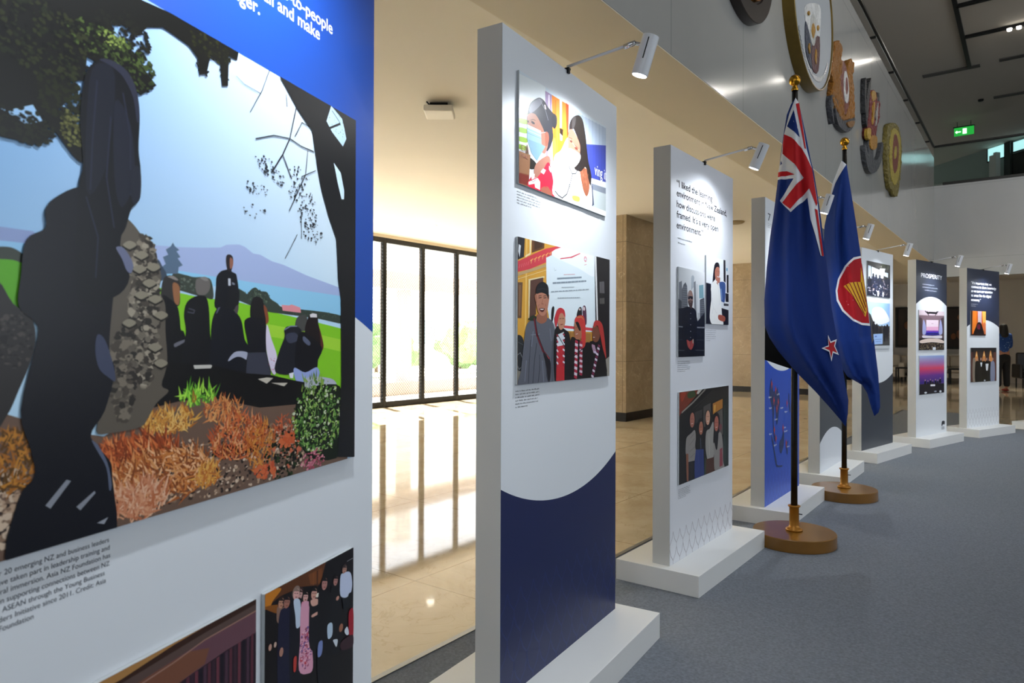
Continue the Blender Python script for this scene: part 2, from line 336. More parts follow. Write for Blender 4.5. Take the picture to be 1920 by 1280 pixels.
# printed artwork and cloth/emblem outlines, in tenths of a millimetre (s, z) on the panel face / millimetres on wall and flag
# P polygon, Q smooth polygon, S stroke, E ellipse, G gradient, K scattered flecks, T scattered blades
ART = {
 'hillside': ((0.05, 0.765, 0.829, 1.506), 'bfe0f6', '''
G 6fa8e6 f4fbff 9cc4e6 d6eefe 500 15060 7650 11000
P a9b9e2 2114 11805 2469 11836 2657 11875 3120 11910 3492 11952 3867 12004 3991 12063 4271 12104 4404 12081 4594 12003 4763 12004 5055 11931 5363 11905 6027 11785 7128 11644 7169 11476 5206 11521 4218 11550 3056 11575 2657 11581 2114 11514
P 93cdee 2657 11574 3056 11580 3675 11561 4218 11554 5206 11527 7169 11488 7167 11045 6024 11096 5053 11255 4375 11330 3675 11424 2657 11442
P 8fa0cc 586 11800 991 11807 1151 11686 1151 11529 586 11488
P 92c4e8 586 11655 891 11663 946 11507 586 11520
P 86cc28 2678 11325 3091 11271 3464 11237 4298 11207 5278 11071 6194 10976 7259 10846 7253 9613 4764 9795 2676 9946
P a6da3c 4916 10894 5834 10808 7258 10630 7257 10396 5834 10597 4915 10698
Q 5aa81e 586 11468 772 11467 924 11429 946 10898 772 10892 586 11094
Q 3a4038 586 11571 730 11600 837 11570 924 11505 924 11439 772 11467 586 11468
Q 3e453c 2953 11527 3161 11533 3334 11515 3536 11532 3675 11493 3722 11239 3558 11238 3334 11267 3077 11308 2953 11308
Q 39443c 4218 11419 4375 11385 4456 11353 4538 11423 4649 11468 4761 11419 4935 11412 5023 11312 5205 11243 5329 11190 5852 11172 6384 11162 6764 11144 7208 11092 7208 10955 6384 11023 5360 11073 4934 11096 4375 11212 4217 11267
K 5a6a58 2a342c 6e7c64 4704 11331 320 113 60 22 90 40
K 5a6a58 2a342c 6310 11106 775 53 50 16 90 40
K 55625a 2a342c 70786c 3312 11414 340 99 70 22 90 40
P e8949c 5313 11225 5520 11223 5585 11246 5835 11203 5858 11111 5344 11128
P 5a7088 2954 11953 2985 11909 3067 11863 3015 11841 3088 11769 3036 11747 3130 11660 3057 11628 3046 11536 2852 11518 2734 11581 2833 11646 2783 11735 2873 11776 2833 11842 2913 11892
Q 3f4c5c 2543 11662 2696 11694 2773 11608 2852 11490 2734 11402 2543 11387
Q 12141c 3977 11684 3867 11647 3782 11553 3770 11397 3757 11275 3781 11087 4217 11105 4257 11395 4218 11590 4192 11642 4103 11669 4090 11712
Q 2a2228 4003 11910 4065 11923 4116 11902 4136 11842 4121 11751 4090 11677 4020 11675 3985 11755 3978 11860
Q 9a6654 4065 11875 4131 11843 4121 11742 4065 11715
P c8ccd8 4027 11556 4077 11560 4082 11454 4032 11447
P 8a90a0 4115 11510 4179 11488 4166 11469 4115 11474
Q 33302f 2832 11480 2953 11502 3067 11444 3081 11316 3055 11089 2773 11171 2763 11326 2793 11438
Q 9a6644 2953 11395 3071 11361 3066 11122 2983 11150
Q 8e8680 2862 11478 2953 11499 3046 11455 3015 11440 2913 11464
Q 0c0d12 2773 11217 2912 11178 3035 11088 3080 10929 3101 10768 3170 10704 3223 10247 2771 10264 2732 10515 2714 10981
Q 6a6a74 2993 10575 3181 10631 3192 10606 3054 10543 2992 10527
Q 6e6864 3423 11509 3559 11538 3645 11490 3647 11371 3559 11281 3423 11272 3372 11336 3367 11452
Q 8c8682 3457 11515 3559 11531 3617 11491 3536 11482
Q 0f1016 3367 11244 3558 11255 3632 11081 3655 10741 3685 10502 3660 10230 3148 10250 3192 10737 3156 10964 3203 11145
S 4a4a56 17 3246 11065 3355 11045 3333 11003 3225 11015
Q 15161c 4064 11418 4218 11437 4275 11360 4259 11179 4191 11104 4063 11063 3963 11095 3989 11236
Q 10131d 3817 11106 4013 11097 4165 11076 4321 10928 4400 10638 4494 10491 4479 10069 3707 10108 3673 10587 3697 10912
Q a9acc0 4036 10303 4087 10381 4215 10450 4459 10433 4480 10308 4319 10363 4189 10361
P 5a5c70 3817 11106 3865 11117 3793 11018 3769 11018
Q 50464a 4191 11140 4259 11161 4230 11034 4165 11067
Q 8a4a30 4804 11186 4920 11153 4978 10945 4875 10885 4803 10959
Q 1c1a1c 4592 11297 4733 11324 4833 11263 4853 11131 4904 10943 4846 10884 4564 10934 4523 11118
Q 14151d 4414 10949 4619 10991 4904 10905 4917 10447 5019 10022 4420 10054 4480 10491 4400 10821
P 3a3c4a 4467 10427 4903 10428 5049 10021 4425 10044
Q dcd2e6 4928 10886 5051 10638 5190 10365 5164 10073 5050 10117 4918 10485
K c85a7a b04a66 5065 10232 85 155 18 10 90 40
Q 4a4a48 5783 11047 5989 11074 6052 10930 5953 10793 5716 10831 5693 10942
Q 1b1d26 5519 10868 5850 10822 5918 10472 5713 10068 5155 10093 5233 10403 5390 10677 5384 10806
S 8088a0 20 5391 10806 5551 10869 5732 10872
Q 3c4052 5422 10717 5682 10759 5782 10637 5518 10577
Q 5a2c22 6310 11021 6420 10852 6554 10528 6437 10422 6272 10637
Q 1e1618 6130 11089 6329 11096 6390 10894 6456 10594 6381 10487 6023 10679 5971 10845 6041 10992
Q 0f1018 5919 10782 6493 10507 6381 10273 6325 10104 5985 10014 5696 10129 5721 10576
Q 98a8dc 5680 10150 5985 10055 6343 10135 6398 9951 5813 9878 5663 10029
P e4dee0 6112 11089 6202 11119 6329 11107 6339 11047 6130 11041
Q 5a6078 5936 10699 6128 10595 6092 10532 5918 10617
P 0a0a0d 2504 10351 3719 10253 4425 10108 5049 10050 5679 9927 6090 9862 7160 9661 7158 9095 2503 9607
P c4c0b8 3332 10267 3672 10263 3700 10245 3672 10212 3354 10215
P c4bcae 4715 10001 4931 10017 5094 9999 4930 9916
P c4bcae 5049 9921 5483 9898 5387 9845
P e8e8f0 5516 10057 5647 10071 5630 9970 5548 9975
Q b4b8c6 6020 9949 6379 9962 6877 9881 6937 9733 6054 9760
P 6e5648 1888 9445 2546 9721 3089 9778 3657 9787 4763 9537 5830 9506 7397 9366 7391 8025 5267 7742 1565 8155 565 8242 565 9893 1316 9591
K b89a80 3a2c26 8a705c d0b8a0 241c1a 4292 8788 2674 463 1000 38 90 40
K b89a80 3a2c26 8a705c d0b8a0 771 8840 240 424 220 50 90 40
Q 0c0a0a 3696 8945 3902 9031 4476 9009 4570 9090 4761 8871 4292 8849 3818 8896
T c9883a d8a048 b06a28 e8b868 2912 9495 471 163 240 150 90 70
T c9763a d88a50 a8542c e0a060 3945 9554 394 180 160 140 90 70
T b8542c d06a3c c97a3a e09a68 8a3c20 4293 9117 617 340 420 160 90 80
T d08a3c c9702c b45a28 4810 8885 355 388 200 150 80 70
T b8502c d0683c a04424 5434 9132 336 205 110 90 90 80
T b8562a d06c38 98421e e08a50 7a3418 2356 9108 731 205 520 230 120 60
T c87a3c d8945a a85c2c e8b080 8a4a24 2911 8772 865 325 620 230 130 70
T d08c3c c07030 e0a850 3615 8638 244 174 140 140 80 70
T cc8460 d89a74 b86a44 e0b090 2355 8520 520 230 320 200 110 80
T c08030 a86828 604018 793 9303 241 340 180 150 90 90
T 7ec83a a8e04c 4f8f28 3422 9778 357 114 60 200 90 60
T b06a28 3346 9784 38 57 5 110 90 20
Q 0f1a0c 5714 9516 6190 9763 6701 9804 7182 9619 7176 8453 6185 8498 5770 8951
K 4f7a33 6a9a44 8fae50 203418 c8d0b0 6438 9231 813 663 420 40 90 40
T 5a8a3a 3a6428 a8c870 6438 9083 741 553 220 110 60 90
T 8fb04a 5a7a38 6190 9763 379 181 40 160 90 30
K 15240f 26381a 0e0f0c c8684a 5378 8676 507 406 180 44 90 40
K d0683c c85a30 5488 8932 224 137 26 60 90 40
K d0683c c05030 4908 8490 256 130 30 60 90 40
K d88a98 c06a7c a8485c 6246 8464 383 181 80 34 90 40
S 20232a 27 5676 14660 5505 14090 5314 13766 5025 13395
S 20232a 20 6206 14048 5846 14043 5505 14090 5078 14022 4631 13842
S 20232a 20 5314 13766 5559 13414
S 20232a 20 6024 14019 5962 13575 5501 12852
S 20232a 17 6177 14458 5848 14468 5645 14164
S 20232a 14 4954 15055 4778 14666 4490 14220
S 20232a 10 4729 14601 4353 14614 4174 14674
S 20232a 12 5398 14811 5425 14615
S 20232a 15 6267 13717 5844 13513
S 20232a 12 5842 12912 5852 12420
S 20232a 12 5725 12472 5389 12015
K 20242c 2c3038 14161a 4899 13464 203 164 34 24 90 40
K 20242c 2c3038 14161a 5180 13330 186 134 22 24 90 40
K 20242c 2c3038 14161a 4676 13058 297 97 26 24 90 40
K 20242c 2c3038 14161a 5786 13500 296 176 30 24 90 40
K 20242c 2c3038 14161a 5727 13207 264 175 40 24 90 40
K 20242c 2c3038 14161a 6019 12837 307 214 50 24 90 40
K 20242c 2c3038 14161a 6200 12577 316 181 40 24 90 40
K 20242c 2c3038 14161a 6081 13170 246 108 16 24 90 40
K 20242c 2c3038 14161a 4627 12697 294 128 10 24 90 40
K 20242c 2c3038 14161a 4702 13530 98 48 8 24 90 40
P 16171b 5159 15098 5453 14864 5733 14644 6146 14412 6219 14142 6329 13732 6455 13391 6714 12916 6950 12572 7016 11811 7119 11432 7147 9880 7035 8385 7768 8266 7802 15134
P c4e2f8 6757 15061 7134 14930 7219 14760 7290 14584 7168 14402 6788 14578 6603 14724
S 16171b 44 6655 14596 7064 14812
S 16171b 17 6790 14977 7064 14831
K 16171b 6959 14723 282 270 30 12 90 40
P d8f0ff 6853 14006 7095 13871 7221 13548 7213 13382 7128 13366 6989 13654
P 11110f 526 14281 2242 14990 2619 15030 3099 15076 3472 15068 3874 15080 4219 15067 4183 14917 4001 14914 3991 14457 3864 14412 3832 14714 3629 14769 3549 14476 3413 14412 3375 14641 3207 14745 2956 14780 2751 14801 2489 14689 2364 14527 2182 14557 1950 14532 2007 14358 2241 14303 2425 14144 2650 13989 2394 13770 2122 13905 1623 13962 1597 13669 1418 13605 1443 13429 1271 13235 1519 13127 1596 13008 1570 12695 1518 12706 1442 12757 1082 13110 1175 12891 1037 12765 816 12749 526 12732
P 9cc4ea 627 13032 773 13078 969 13184 1082 13043 903 12946 773 12993
K 11110f 1a1b14 2123 14457 430 276 160 40 90 40
K 11110f 2a3318 3c4a22 2241 14075 376 305 200 36 90 40
K 15150f 20240f 1271 13417 300 273 200 40 90 40
K 11110f 1c1f12 859 12933 364 194 170 40 90 40
K 16170f 2a2c16 3629 14886 415 175 90 30 90 40
K 11110f 3915 14610 102 181 30 24 90 40
K 11110f 3471 14563 118 144 30 24 90 40
K 2e3a1a 485828 1c2212 0c0c0a 1894 14214 532 220 260 30 90 40
K 6a7a3a 8a9a4a 2007 14309 234 99 50 20 90 40
K 1e2414 2c3018 0a0a0a 1083 13975 646 444 380 34 90 40
K 4a4a24 6a6a3a 2a2c14 1443 13058 153 209 110 28 90 40
Q 2d2a2a 566 11176 772 10999 968 10855 1017 10637 968 10397 836 10080 708 9816 565 9769
K 4a4440 3a3634 201e1e 793 10637 197 320 90 30 90 40
Q 5e564c 2120 12160 2238 12130 2391 12000 2549 11813 2679 11643 2745 11463 2711 11274 2812 11092 2818 10743 2851 10311 2759 10020 2878 9932 2676 9787 2545 9616 2419 9501 2001 9478 1778 9531 1945 10000 2030 10240 1890 10734 2003 11178 2237 11496 2090 11782
K 8a8070 6e665a 3a342e 4a433b 2e2a26 a09684 2484 10999 227 988 620 60 90 40
K 7a7062 4a433b 2e2a26 5e564c 2146 10185 181 601 300 60 90 40
Q 8c8472 2137 11812 2238 11876 2341 11839 2238 11770
S 26221e 24 2131 11787 2238 11749 2347 11814
Q 8c8472 2317 11708 2422 11772 2529 11732 2422 11663
S 26221e 24 2310 11682 2422 11642 2536 11707
Q 8c8472 2504 11573 2613 11637 2725 11595 2613 11526
S 26221e 24 2497 11546 2613 11505 2732 11569
Q 8c8472 2286 11526 2390 11588 2497 11546 2390 11480
S 26221e 24 2280 11500 2390 11459 2504 11521
Q 8c8472 2440 11360 2548 11420 2659 11376 2548 11310
S 26221e 24 2434 11333 2548 11289 2665 11350
Q 8c8472 2316 11197 2421 11255 2529 11210 2421 11147
S 26221e 24 2310 11171 2421 11126 2535 11184
Q 8c8472 2535 11158 2645 11217 2758 11170 2645 11106
S 26221e 24 2528 11131 2645 11085 2765 11144
Q 8c8472 2632 10952 2744 11009 2859 10959 2744 10897
S 26221e 24 2625 10925 2744 10876 2866 10932
Q 8c8472 2136 10836 2237 10889 2340 10840 2237 10783
S 26221e 24 2130 10811 2236 10762 2346 10815
Q 8c8472 2534 10531 2644 10583 2757 10528 2644 10472
S 26221e 24 2528 10505 2644 10450 2764 10502
Q 8c8472 2631 10319 2743 10368 2858 10311 2743 10256
S 26221e 24 2624 10293 2743 10235 2865 10284
Q 10111a 902 11697 1116 11859 1116 12059 1222 12213 1569 12421 2179 12498 2119 11985 2003 11178 1945 10489 2030 10240 1888 9761 1698 9470 1944 9168 2000 8937 1985 8032 771 8176 835 8903 1012 9126 967 9418 857 9864 1035 10637 1001 10812 825 10980 847 11303
Q 0d0f16 1571 13612 1649 13854 1838 14026 2035 14047 2241 13948 2338 13777 2378 13482 2362 13066 2398 12791 2367 12424 2254 12276 2178 12036 2090 11823 2237 11412 2003 11146 1517 11118 1518 12332 1575 12673 1532 13177
Q 171a26 1649 13687 1838 13973 2006 13863 1948 13105 1836 12590 1621 12400
Q 1a1d2b 2006 13566 2240 13338 2300 12692 2120 12277 2005 12627
S 232638 24 1756 13725 1701 13037 1674 12411
S 232638 24 1949 13351 1892 12602 2004 12009
S 232638 24 2122 13704 2240 13186 2239 12780
S 232638 24 1621 12305 1781 11855 1753 11371
Q 1d2030 2269 12685 2373 12696 2349 12575 2239 12565
Q 262a3c 2263 12532 2361 12539 2330 12443 2239 12451
Q 2a2c3c 1783 13995 1949 14052 2181 14002 2326 13799 2375 13481 2331 13416 2271 13704 2122 13905 1949 13978
Q 1c1f2c 2285 12816 2392 12816 2392 12455 2284 12358 2239 12577
Q 6a6f8a 2032 11762 2149 11769 2283 11602 2262 11473 2193 11492 2119 11635
Q 3e445c 1780 10684 1889 10612 2002 10316 2036 10117 1959 10146 1806 10275 1752 10493
Q 5a6278 1711 9424 1805 9343 1930 9117 1991 8849 1957 8782 1915 9059 1778 9299
P 8a8e98 1137 8776 1389 9016 1444 8991 1196 8729
P 8a8e98 1515 8677 1751 8813 1767 8786 1566 8625
P 9a9ea8 1791 8421 1943 8455 1887 8384
'''),
 'evening_group': ((0.492, 0.765, 0.24, 0.648), '120c0c', '''
P 5e3418 4658 6801 7604 6679 7641 5586 6539 6094 5913 6265 5343 6308 4905 6243
P 7a4420 6116 6418 6540 6406 6575 6123 6184 6213
S 4a2410 44 6395 6390 6394 6122
S 8a5028 26 6272 6388 6271 6184
P 120e12 6688 6507 7646 6487 7641 5541 6394 6019 6539 6219
Q c87a20 4905 6481 5224 6472 5343 6412 5135 6307 5047 6227 4905 6243
Q 8a5018 4933 6269 5342 6156 5312 6016 4990 6193
Q b0847c 5801 6079 5889 6047 5979 6003 6012 5879 5978 5724 5716 5824 5684 6000 5717 6097
E 3a2420 5847 6177 121 108
E c89a94 5847 6146 95 96
P 3a2420 5736 6231 5847 6264 5959 6154
S 1a0e0c 11 5791 6179 5827 6166
S 1a0e0c 11 5863 6154 5903 6140
S 7a3028 13 5817 6105 5873 6085
Q 8a6a5c 5306 6122 5379 6095 5440 6082 5464 5966 5439 5815 5245 5890 5222 6057 5246 6153
E 2a1a14 5343 6209 98 95
E c08a70 5343 6182 77 84
P 2a1a14 5253 6255 5343 6285 5434 6189
S 1a0e0c 11 5297 6210 5327 6199
S 1a0e0c 11 5355 6189 5388 6177
S 7a3028 13 5318 6146 5364 6129
Q 1a1a34 5455 6069 5533 6040 5697 5870 5746 5287 5692 4467 5295 4661 5250 5496 5300 6020
E 1a1216 5496 6165 108 105
E a87060 5496 6135 85 93
P 1a1216 5397 6216 5496 6250 5596 6145
S 1a0e0c 11 5446 6166 5480 6154
S 1a0e0c 11 5508 6143 5546 6130
S 7a3028 13 5471 6094 5520 6075
Q 14131c 5714 6120 5794 6091 5906 6029 5943 5426 5900 4563 5600 4705 5569 5578 5605 6137
E 8a7468 5756 6224 113 113
E e0aaa4 5756 6192 88 100
P 8a7468 5653 6276 5756 6315 5860 6204
S 1a0e0c 11 5704 6225 5740 6213
S 1a0e0c 11 5769 6202 5808 6189
S 7a3028 13 5730 6148 5781 6129
Q c4d4e8 5685 6109 5863 6045 5895 5756 5884 5601 5763 5600 5732 5818
Q 14100f 5916 6075 6030 6175 6142 5995 6141 5773 5915 5857
Q e08aa4 5992 5978 6063 5953 6152 5880 6185 5536 6148 5052 5903 5157 5875 5656 5906 5970
E 14100f 6030 6071 95 100
E dca8a0 6030 6043 75 88
P 14100f 5943 6116 6030 6151 6118 6054
S 1a0e0c 11 5986 6071 6016 6060
S 1a0e0c 11 6040 6051 6074 6040
S 7a3028 13 6006 6003 6050 5988
Q e0a0b8 5912 5948 6200 5842 6215 5227 6265 4696 6109 4646 5842 4828 5877 5366
K c83040 b04a78 5a4a90 f0c0cc 8a2a44 6060 5130 189 381 260 22 90 40
Q 14100f 6152 6050 6288 6160 6426 5954 6425 5704 6151 5806
Q 121016 6245 5940 6330 5910 6411 5848 6442 5489 6408 4983 6159 5088 6133 5608 6162 5937
E 14100f 6288 6043 115 112
E d49c8c 6288 6012 90 98
P 14100f 6184 6096 6288 6133 6394 6023
S 1a0e0c 11 6235 6043 6270 6031
S 1a0e0c 11 6302 6020 6341 6007
S 7a3028 13 6260 5968 6312 5949
Q d8a494 6183 5930 6393 5885 6411 5786 6234 5809
Q d8a494 6216 5653 6393 5648 6410 5600 6234 5606
E f0e8d8 6401 5950 57 38
Q 0f0d12 6575 6000 6660 5971 6802 5899 6848 5175 6794 4139 6430 4312 6391 5356 6437 6025
E 0e0c0e 6619 6118 113 126
E b88078 6619 6083 89 110
P 0e0c0e 6517 6170 6620 6219 6724 6101
S 1a0e0c 11 6568 6115 6601 6104
S 1a0e0c 11 6634 6093 6671 6080
S 7a3028 13 6593 6031 6645 6014
Q 111015 6955 5953 7022 5931 7148 5866 7185 5355 7142 4627 6831 4760 6796 5501 6836 5972
E 0e0c0e 6991 6043 93 96
E b07c74 6991 6015 73 86
P 0e0c0e 6906 6085 6991 6122 7077 6029
S 1a0e0c 11 6948 6041 6975 6032
S 1a0e0c 11 7002 6023 7034 6013
S 7a3028 13 6967 5977 7010 5962
E c89080 7060 5662 55 39
P 101218 7207 5671 7557 5593 7513 5362 7266 5365
Q c4d0e8 7265 6077 7334 6054 7433 5992 7465 5812 7431 5570 7171 5662 7140 5921 7173 6076
E 3a3030 7302 6158 97 88
E b88878 7302 6134 77 77
P 3a3030 7213 6198 7302 6230 7392 6142
S 1a0e0c 11 7257 6158 7286 6149
S 1a0e0c 11 7314 6140 7347 6130
S 7a3028 13 7277 6099 7322 6085
Q c8d2ec 7168 5968 7310 6076 7516 6009 7583 5786 7557 5638 7494 5615 7227 5642
S 8a8a90 13 7393 6271 7602 6274
Q a41a2c 7471 5244 7631 5229 7628 4645 7510 4693 7461 4936
E a06850 7184 5046 72 78
Q dde4ee 7305 4932 7408 4979 7469 4822 7386 4822
Q bcd0e4 6720 5272 6872 5255 6878 5039 6775 4996 6719 5061
Q d4dce6 6909 4920 7064 4866 7024 4742 6947 4840
Q 7a8ac0 6426 5057 6553 5046 6533 4825 6407 4818
E c89a88 5045 5561 41 55
E c8a898 5176 5552 36 45
E b08070 5340 5360 54 76
Q c04038 5681 5096 5762 5100 5745 4872 5680 4882
Q 3a2028 7183 4763 7595 4748 7615 4515 7222 4593
'''),
 'curtained_hall': ((0.05, 0.471, 0.24, 0.648), '4a2a20', '''
P b08048 813 6573 2707 6507 3335 6513 3681 6477 3011 6449 2151 6368 813 6384
P 3a2218 813 6384 2151 6368 2857 6430 3592 6461 4722 6482 4721 6397 3592 6384 2707 6342 1109 6270
P 5a4640 1109 6270 2707 6342 3592 6384 4721 6397 4721 6297 3592 6281 2421 6207 1428 6147
P 6a4650 1428 6147 2421 6207 3592 6281 4721 6297 4720 5941 4050 5944 3169 5889 2151 5814
P 7a4c38 1428 6147 2421 6207 3252 6248 3680 6128 3591 5934 3010 5879 2151 5814
S a07868 20 2151 6146 3011 6206 3592 6281 4721 6290
P 2c1c26 3169 5889 4050 5944 4763 5938 4758 4000 2560 5249
S 5a2c38 60 3268 5867 3265 4848
S 3a2430 60 3347 5873 3345 4802
S 6a3440 60 3429 5877 3426 4756
S 1c1420 60 3511 5881 3508 4710
S 4a3040 60 3595 5885 3592 4662
S 5a2c38 60 3680 5889 3677 4614
S 3a2430 60 3766 5894 3763 4565
S 6a3440 60 3854 5898 3851 4515
S 1c1420 60 3944 5903 3940 4464
S 4a3040 60 4034 5909 4031 4413
S 5a2c38 60 4127 5913 4123 4360
S 3a2430 60 4221 5918 4217 4307
S 6a3440 60 4316 5923 4312 4253
S 1c1420 60 4414 5928 4409 4198
S 4a3040 60 4513 5933 4508 4142
S 5a2c38 60 4613 5938 4608 4085
S 3a2430 60 4716 5943 4710 4027
'''),
 'clinic': ((0.082, 0.729, 1.541, 1.886), 'dde8f0', '''
P eef4f6 792 18739 2479 18883 2463 16720 776 16329
Q a8d048 801 17667 1294 17746 1293 17615 800 17538
Q a8d048 799 17387 1292 17461 1291 17329 799 17258
Q a8d048 798 17107 1290 17175 1289 17044 797 16978
Q a8d048 796 16827 1287 16890 1287 16758 795 16698
Q a8d048 794 16591 1286 16649 1285 16517 793 16462
P a890b4 2459 18729 2912 18739 2895 16541 2508 16455
P e8dce8 2669 18665 2765 18685 2749 16601 2653 16579
P f0862a 2912 18739 4132 18758 4121 17398 3551 17020 2993 16562
P fff4e0 3463 18753 3637 18767 3630 17830 3486 17806
P 2a1a18 3475 17794 3733 17809 3700 17574 3494 17627
P fff4e0 3484 17625 3700 17574 3657 17405 3513 17393
P c8481c 3920 18774 4133 18768 4124 17789 4016 17615 3957 18134
S b85a18 36 3159 18625 3125 16874
S ffb060 26 3340 18679 3306 16963
Q f8b048 2999 17266 3149 17350 3246 16996 3093 16679 2994 16656
P bccadc 4132 18729 5086 18692 7338 18804 7332 18149 5484 17703 4135 17792
S 9fb4cc 31 4414 18692 4403 17417
S 9fb4cc 31 4679 18703 4668 17481
S 9fb4cc 31 4949 18714 4939 17546
S 9fb4cc 31 5224 18726 5214 17612
S 9fb4cc 31 5505 18738 5496 17680
S 9fb4cc 31 5791 18745 5782 17749
S 9fb4cc 31 6083 18757 6075 17819
S 9fb4cc 31 6381 18769 6373 17891
S 9fb4cc 31 6685 18782 6677 17964
S 9fb4cc 31 6995 18795 6988 18039
P 434fae 5484 17749 7332 18149 7317 16726 5533 16561
S 323c94 21 5662 17746 5675 16538
S 323c94 21 5904 17804 5917 16587
S 323c94 21 6149 17863 6162 16636
S 323c94 21 6398 17924 6412 16686
S 323c94 21 6652 17985 6665 16737
S 323c94 21 6910 18047 6923 16788
S 323c94 21 7172 18111 7186 16841
P e8edf2 5533 16587 7317 16726 7315 16486 5531 16407
P 848a96 5531 16407 7315 16508 7313 16279 5529 16201
P bcc4c4 5529 16201 7313 16279 7304 15397 5523 15483
P 2a3a5a 5771 16557 6085 16333 6215 15676 6029 15587 5840 16157
Q 2a2622 1370 16335 1858 16266 1811 16077 1455 16001
Q 6a5a44 1215 16431 1304 16714 1406 16475 1371 16379
P 9a6c4c 793 16393 1511 16429 1416 15420 786 15408
P 7e2e24 788 15722 1436 15768 1399 15452 786 15421
S 7a3424 16 872 15739 1436 15786
Q a87462 1857 16221 2653 16672 2806 16381 2363 15966 1764 15799
Q 34343c 1345 17691 1514 18048 2010 18365 2362 18388 2666 18247 2957 18167 3235 18128 3253 17849 3101 17667 2953 17675 2999 17313 2655 16834 2483 16909 2280 17407 1823 17736 1378 17480
E 2c2c34 3073 17904 180 217
Q 70707c 1424 17801 1558 18061 2009 18338 2287 18343 2007 18057 1556 17750
S 8a8a94 26 2055 18351 2473 18100 2662 17830
P d8c8c8 2380 18256 2475 18275 2531 18139 2436 18135
Q ac7662 1345 17647 1824 17781 2281 17498 2420 17352 2657 17135 2559 16835 2274 16676 1376 17084 1308 17329
Q 9a5a48 2449 17359 2640 17431 2716 17289 2656 17066 2484 16955
S 7a4438 16 2543 17314 2600 17213 2541 17061
P 9cc0cc 1291 17333 2168 17355 2220 16937 2464 16922 1922 16334 1529 16548 1287 16886
P cfe6ea 1291 17333 2168 17355 2176 17262 1290 17228
P 86a8bc 1374 16885 2230 16939 2464 16922 1922 16334 1547 16530
S 7298ac 16 1306 17066 2185 17110
S dcecf0 16 1307 17154 2176 17189
S e8f4f4 16 2186 17291 2468 17387
E 2a2024 1660 17477 117 40
S 4a3430 16 1510 17516 1661 17584 1822 17592
E 2a2024 1361 17431 43 36
Q d42a42 1497 15701 1765 15888 1854 15772 2270 16083 2652 16464 2892 16214 3153 15421 2935 15410 2265 15422 1364 15433
P e8dcd8 1542 15843 1792 15903 1773 15756 1594 15676
P f4f0f0 2327 16187 2516 16172 2363 16002 2158 16037
P f4f0f0 1391 15565 1972 15805 2137 15716 2117 15454 1807 15472 1772 15586 1408 15481
P f4f0f0 2728 16365 2893 16260 2843 16157 2708 16244
Q a4604c 2247 15556 2646 15654 2955 15414 2246 15419
S 5a1a24 16 1497 15657 1673 15625 1854 15728
K b81c34 2647 15839 391 278 14 26 90 40
Q faf6ee 3064 16719 3551 17068 4102 17637 4399 16972 5072 17174 5833 16725 6029 15541 5058 15507 3133 15417 3018 15912
K f0e4b8 e8dcd0 fff8d8 3857 16319 647 629 60 30 90 40
Q 9a5a40 4956 16897 5678 16796 5817 16256 5586 15878 5293 16055 5066 16517
Q 28201e 4169 17996 4279 18271 4577 18501 4971 18630 5269 18489 5487 17985 5682 17261 5955 16750 5914 16326 5711 16545 5477 16908 5068 16669 4561 16687 4957 17098 4962 17602 4518 18038 4297 17833
Q 4a4444 4411 18356 4677 18503 4630 18217 4408 18010
T 9a5a40 6a3a2c c08060 5474 16600 262 308 50 120 270 20
Q b4725e 4103 17783 4320 17987 4627 17918 5008 17613 5005 17310 4755 17177 4401 17219 4099 17270
Q fdfdfd 4099 17270 5005 17270 4980 17022 4573 16714 4201 16708 4095 16904
S e8d8b0 21 4209 17615 4623 17445 4960 17400
E 5a2c28 4317 17553 98 40
E 6a2c24 4712 17402 135 44
S 3a2420 18 4166 17653 4405 17664
S 3a2420 18 4535 17498 4892 17444
S 2c3238 42 4116 16850 4179 16629 4394 16449 4671 16506 4978 16851
S 2c3238 42 4416 16434 4239 16054 4000 15668 3662 15473 3386 15510 3135 15615
S 3a4048 31 4091 16318 4195 15997 4281 15915
S 3a3a40 23 4949 16141 4878 15827
Q f0e25a 4443 15699 4968 15743 4944 15578 4496 15551
P fafafa 5883 15594 7306 15615 7303 15315 5521 15329
'''),
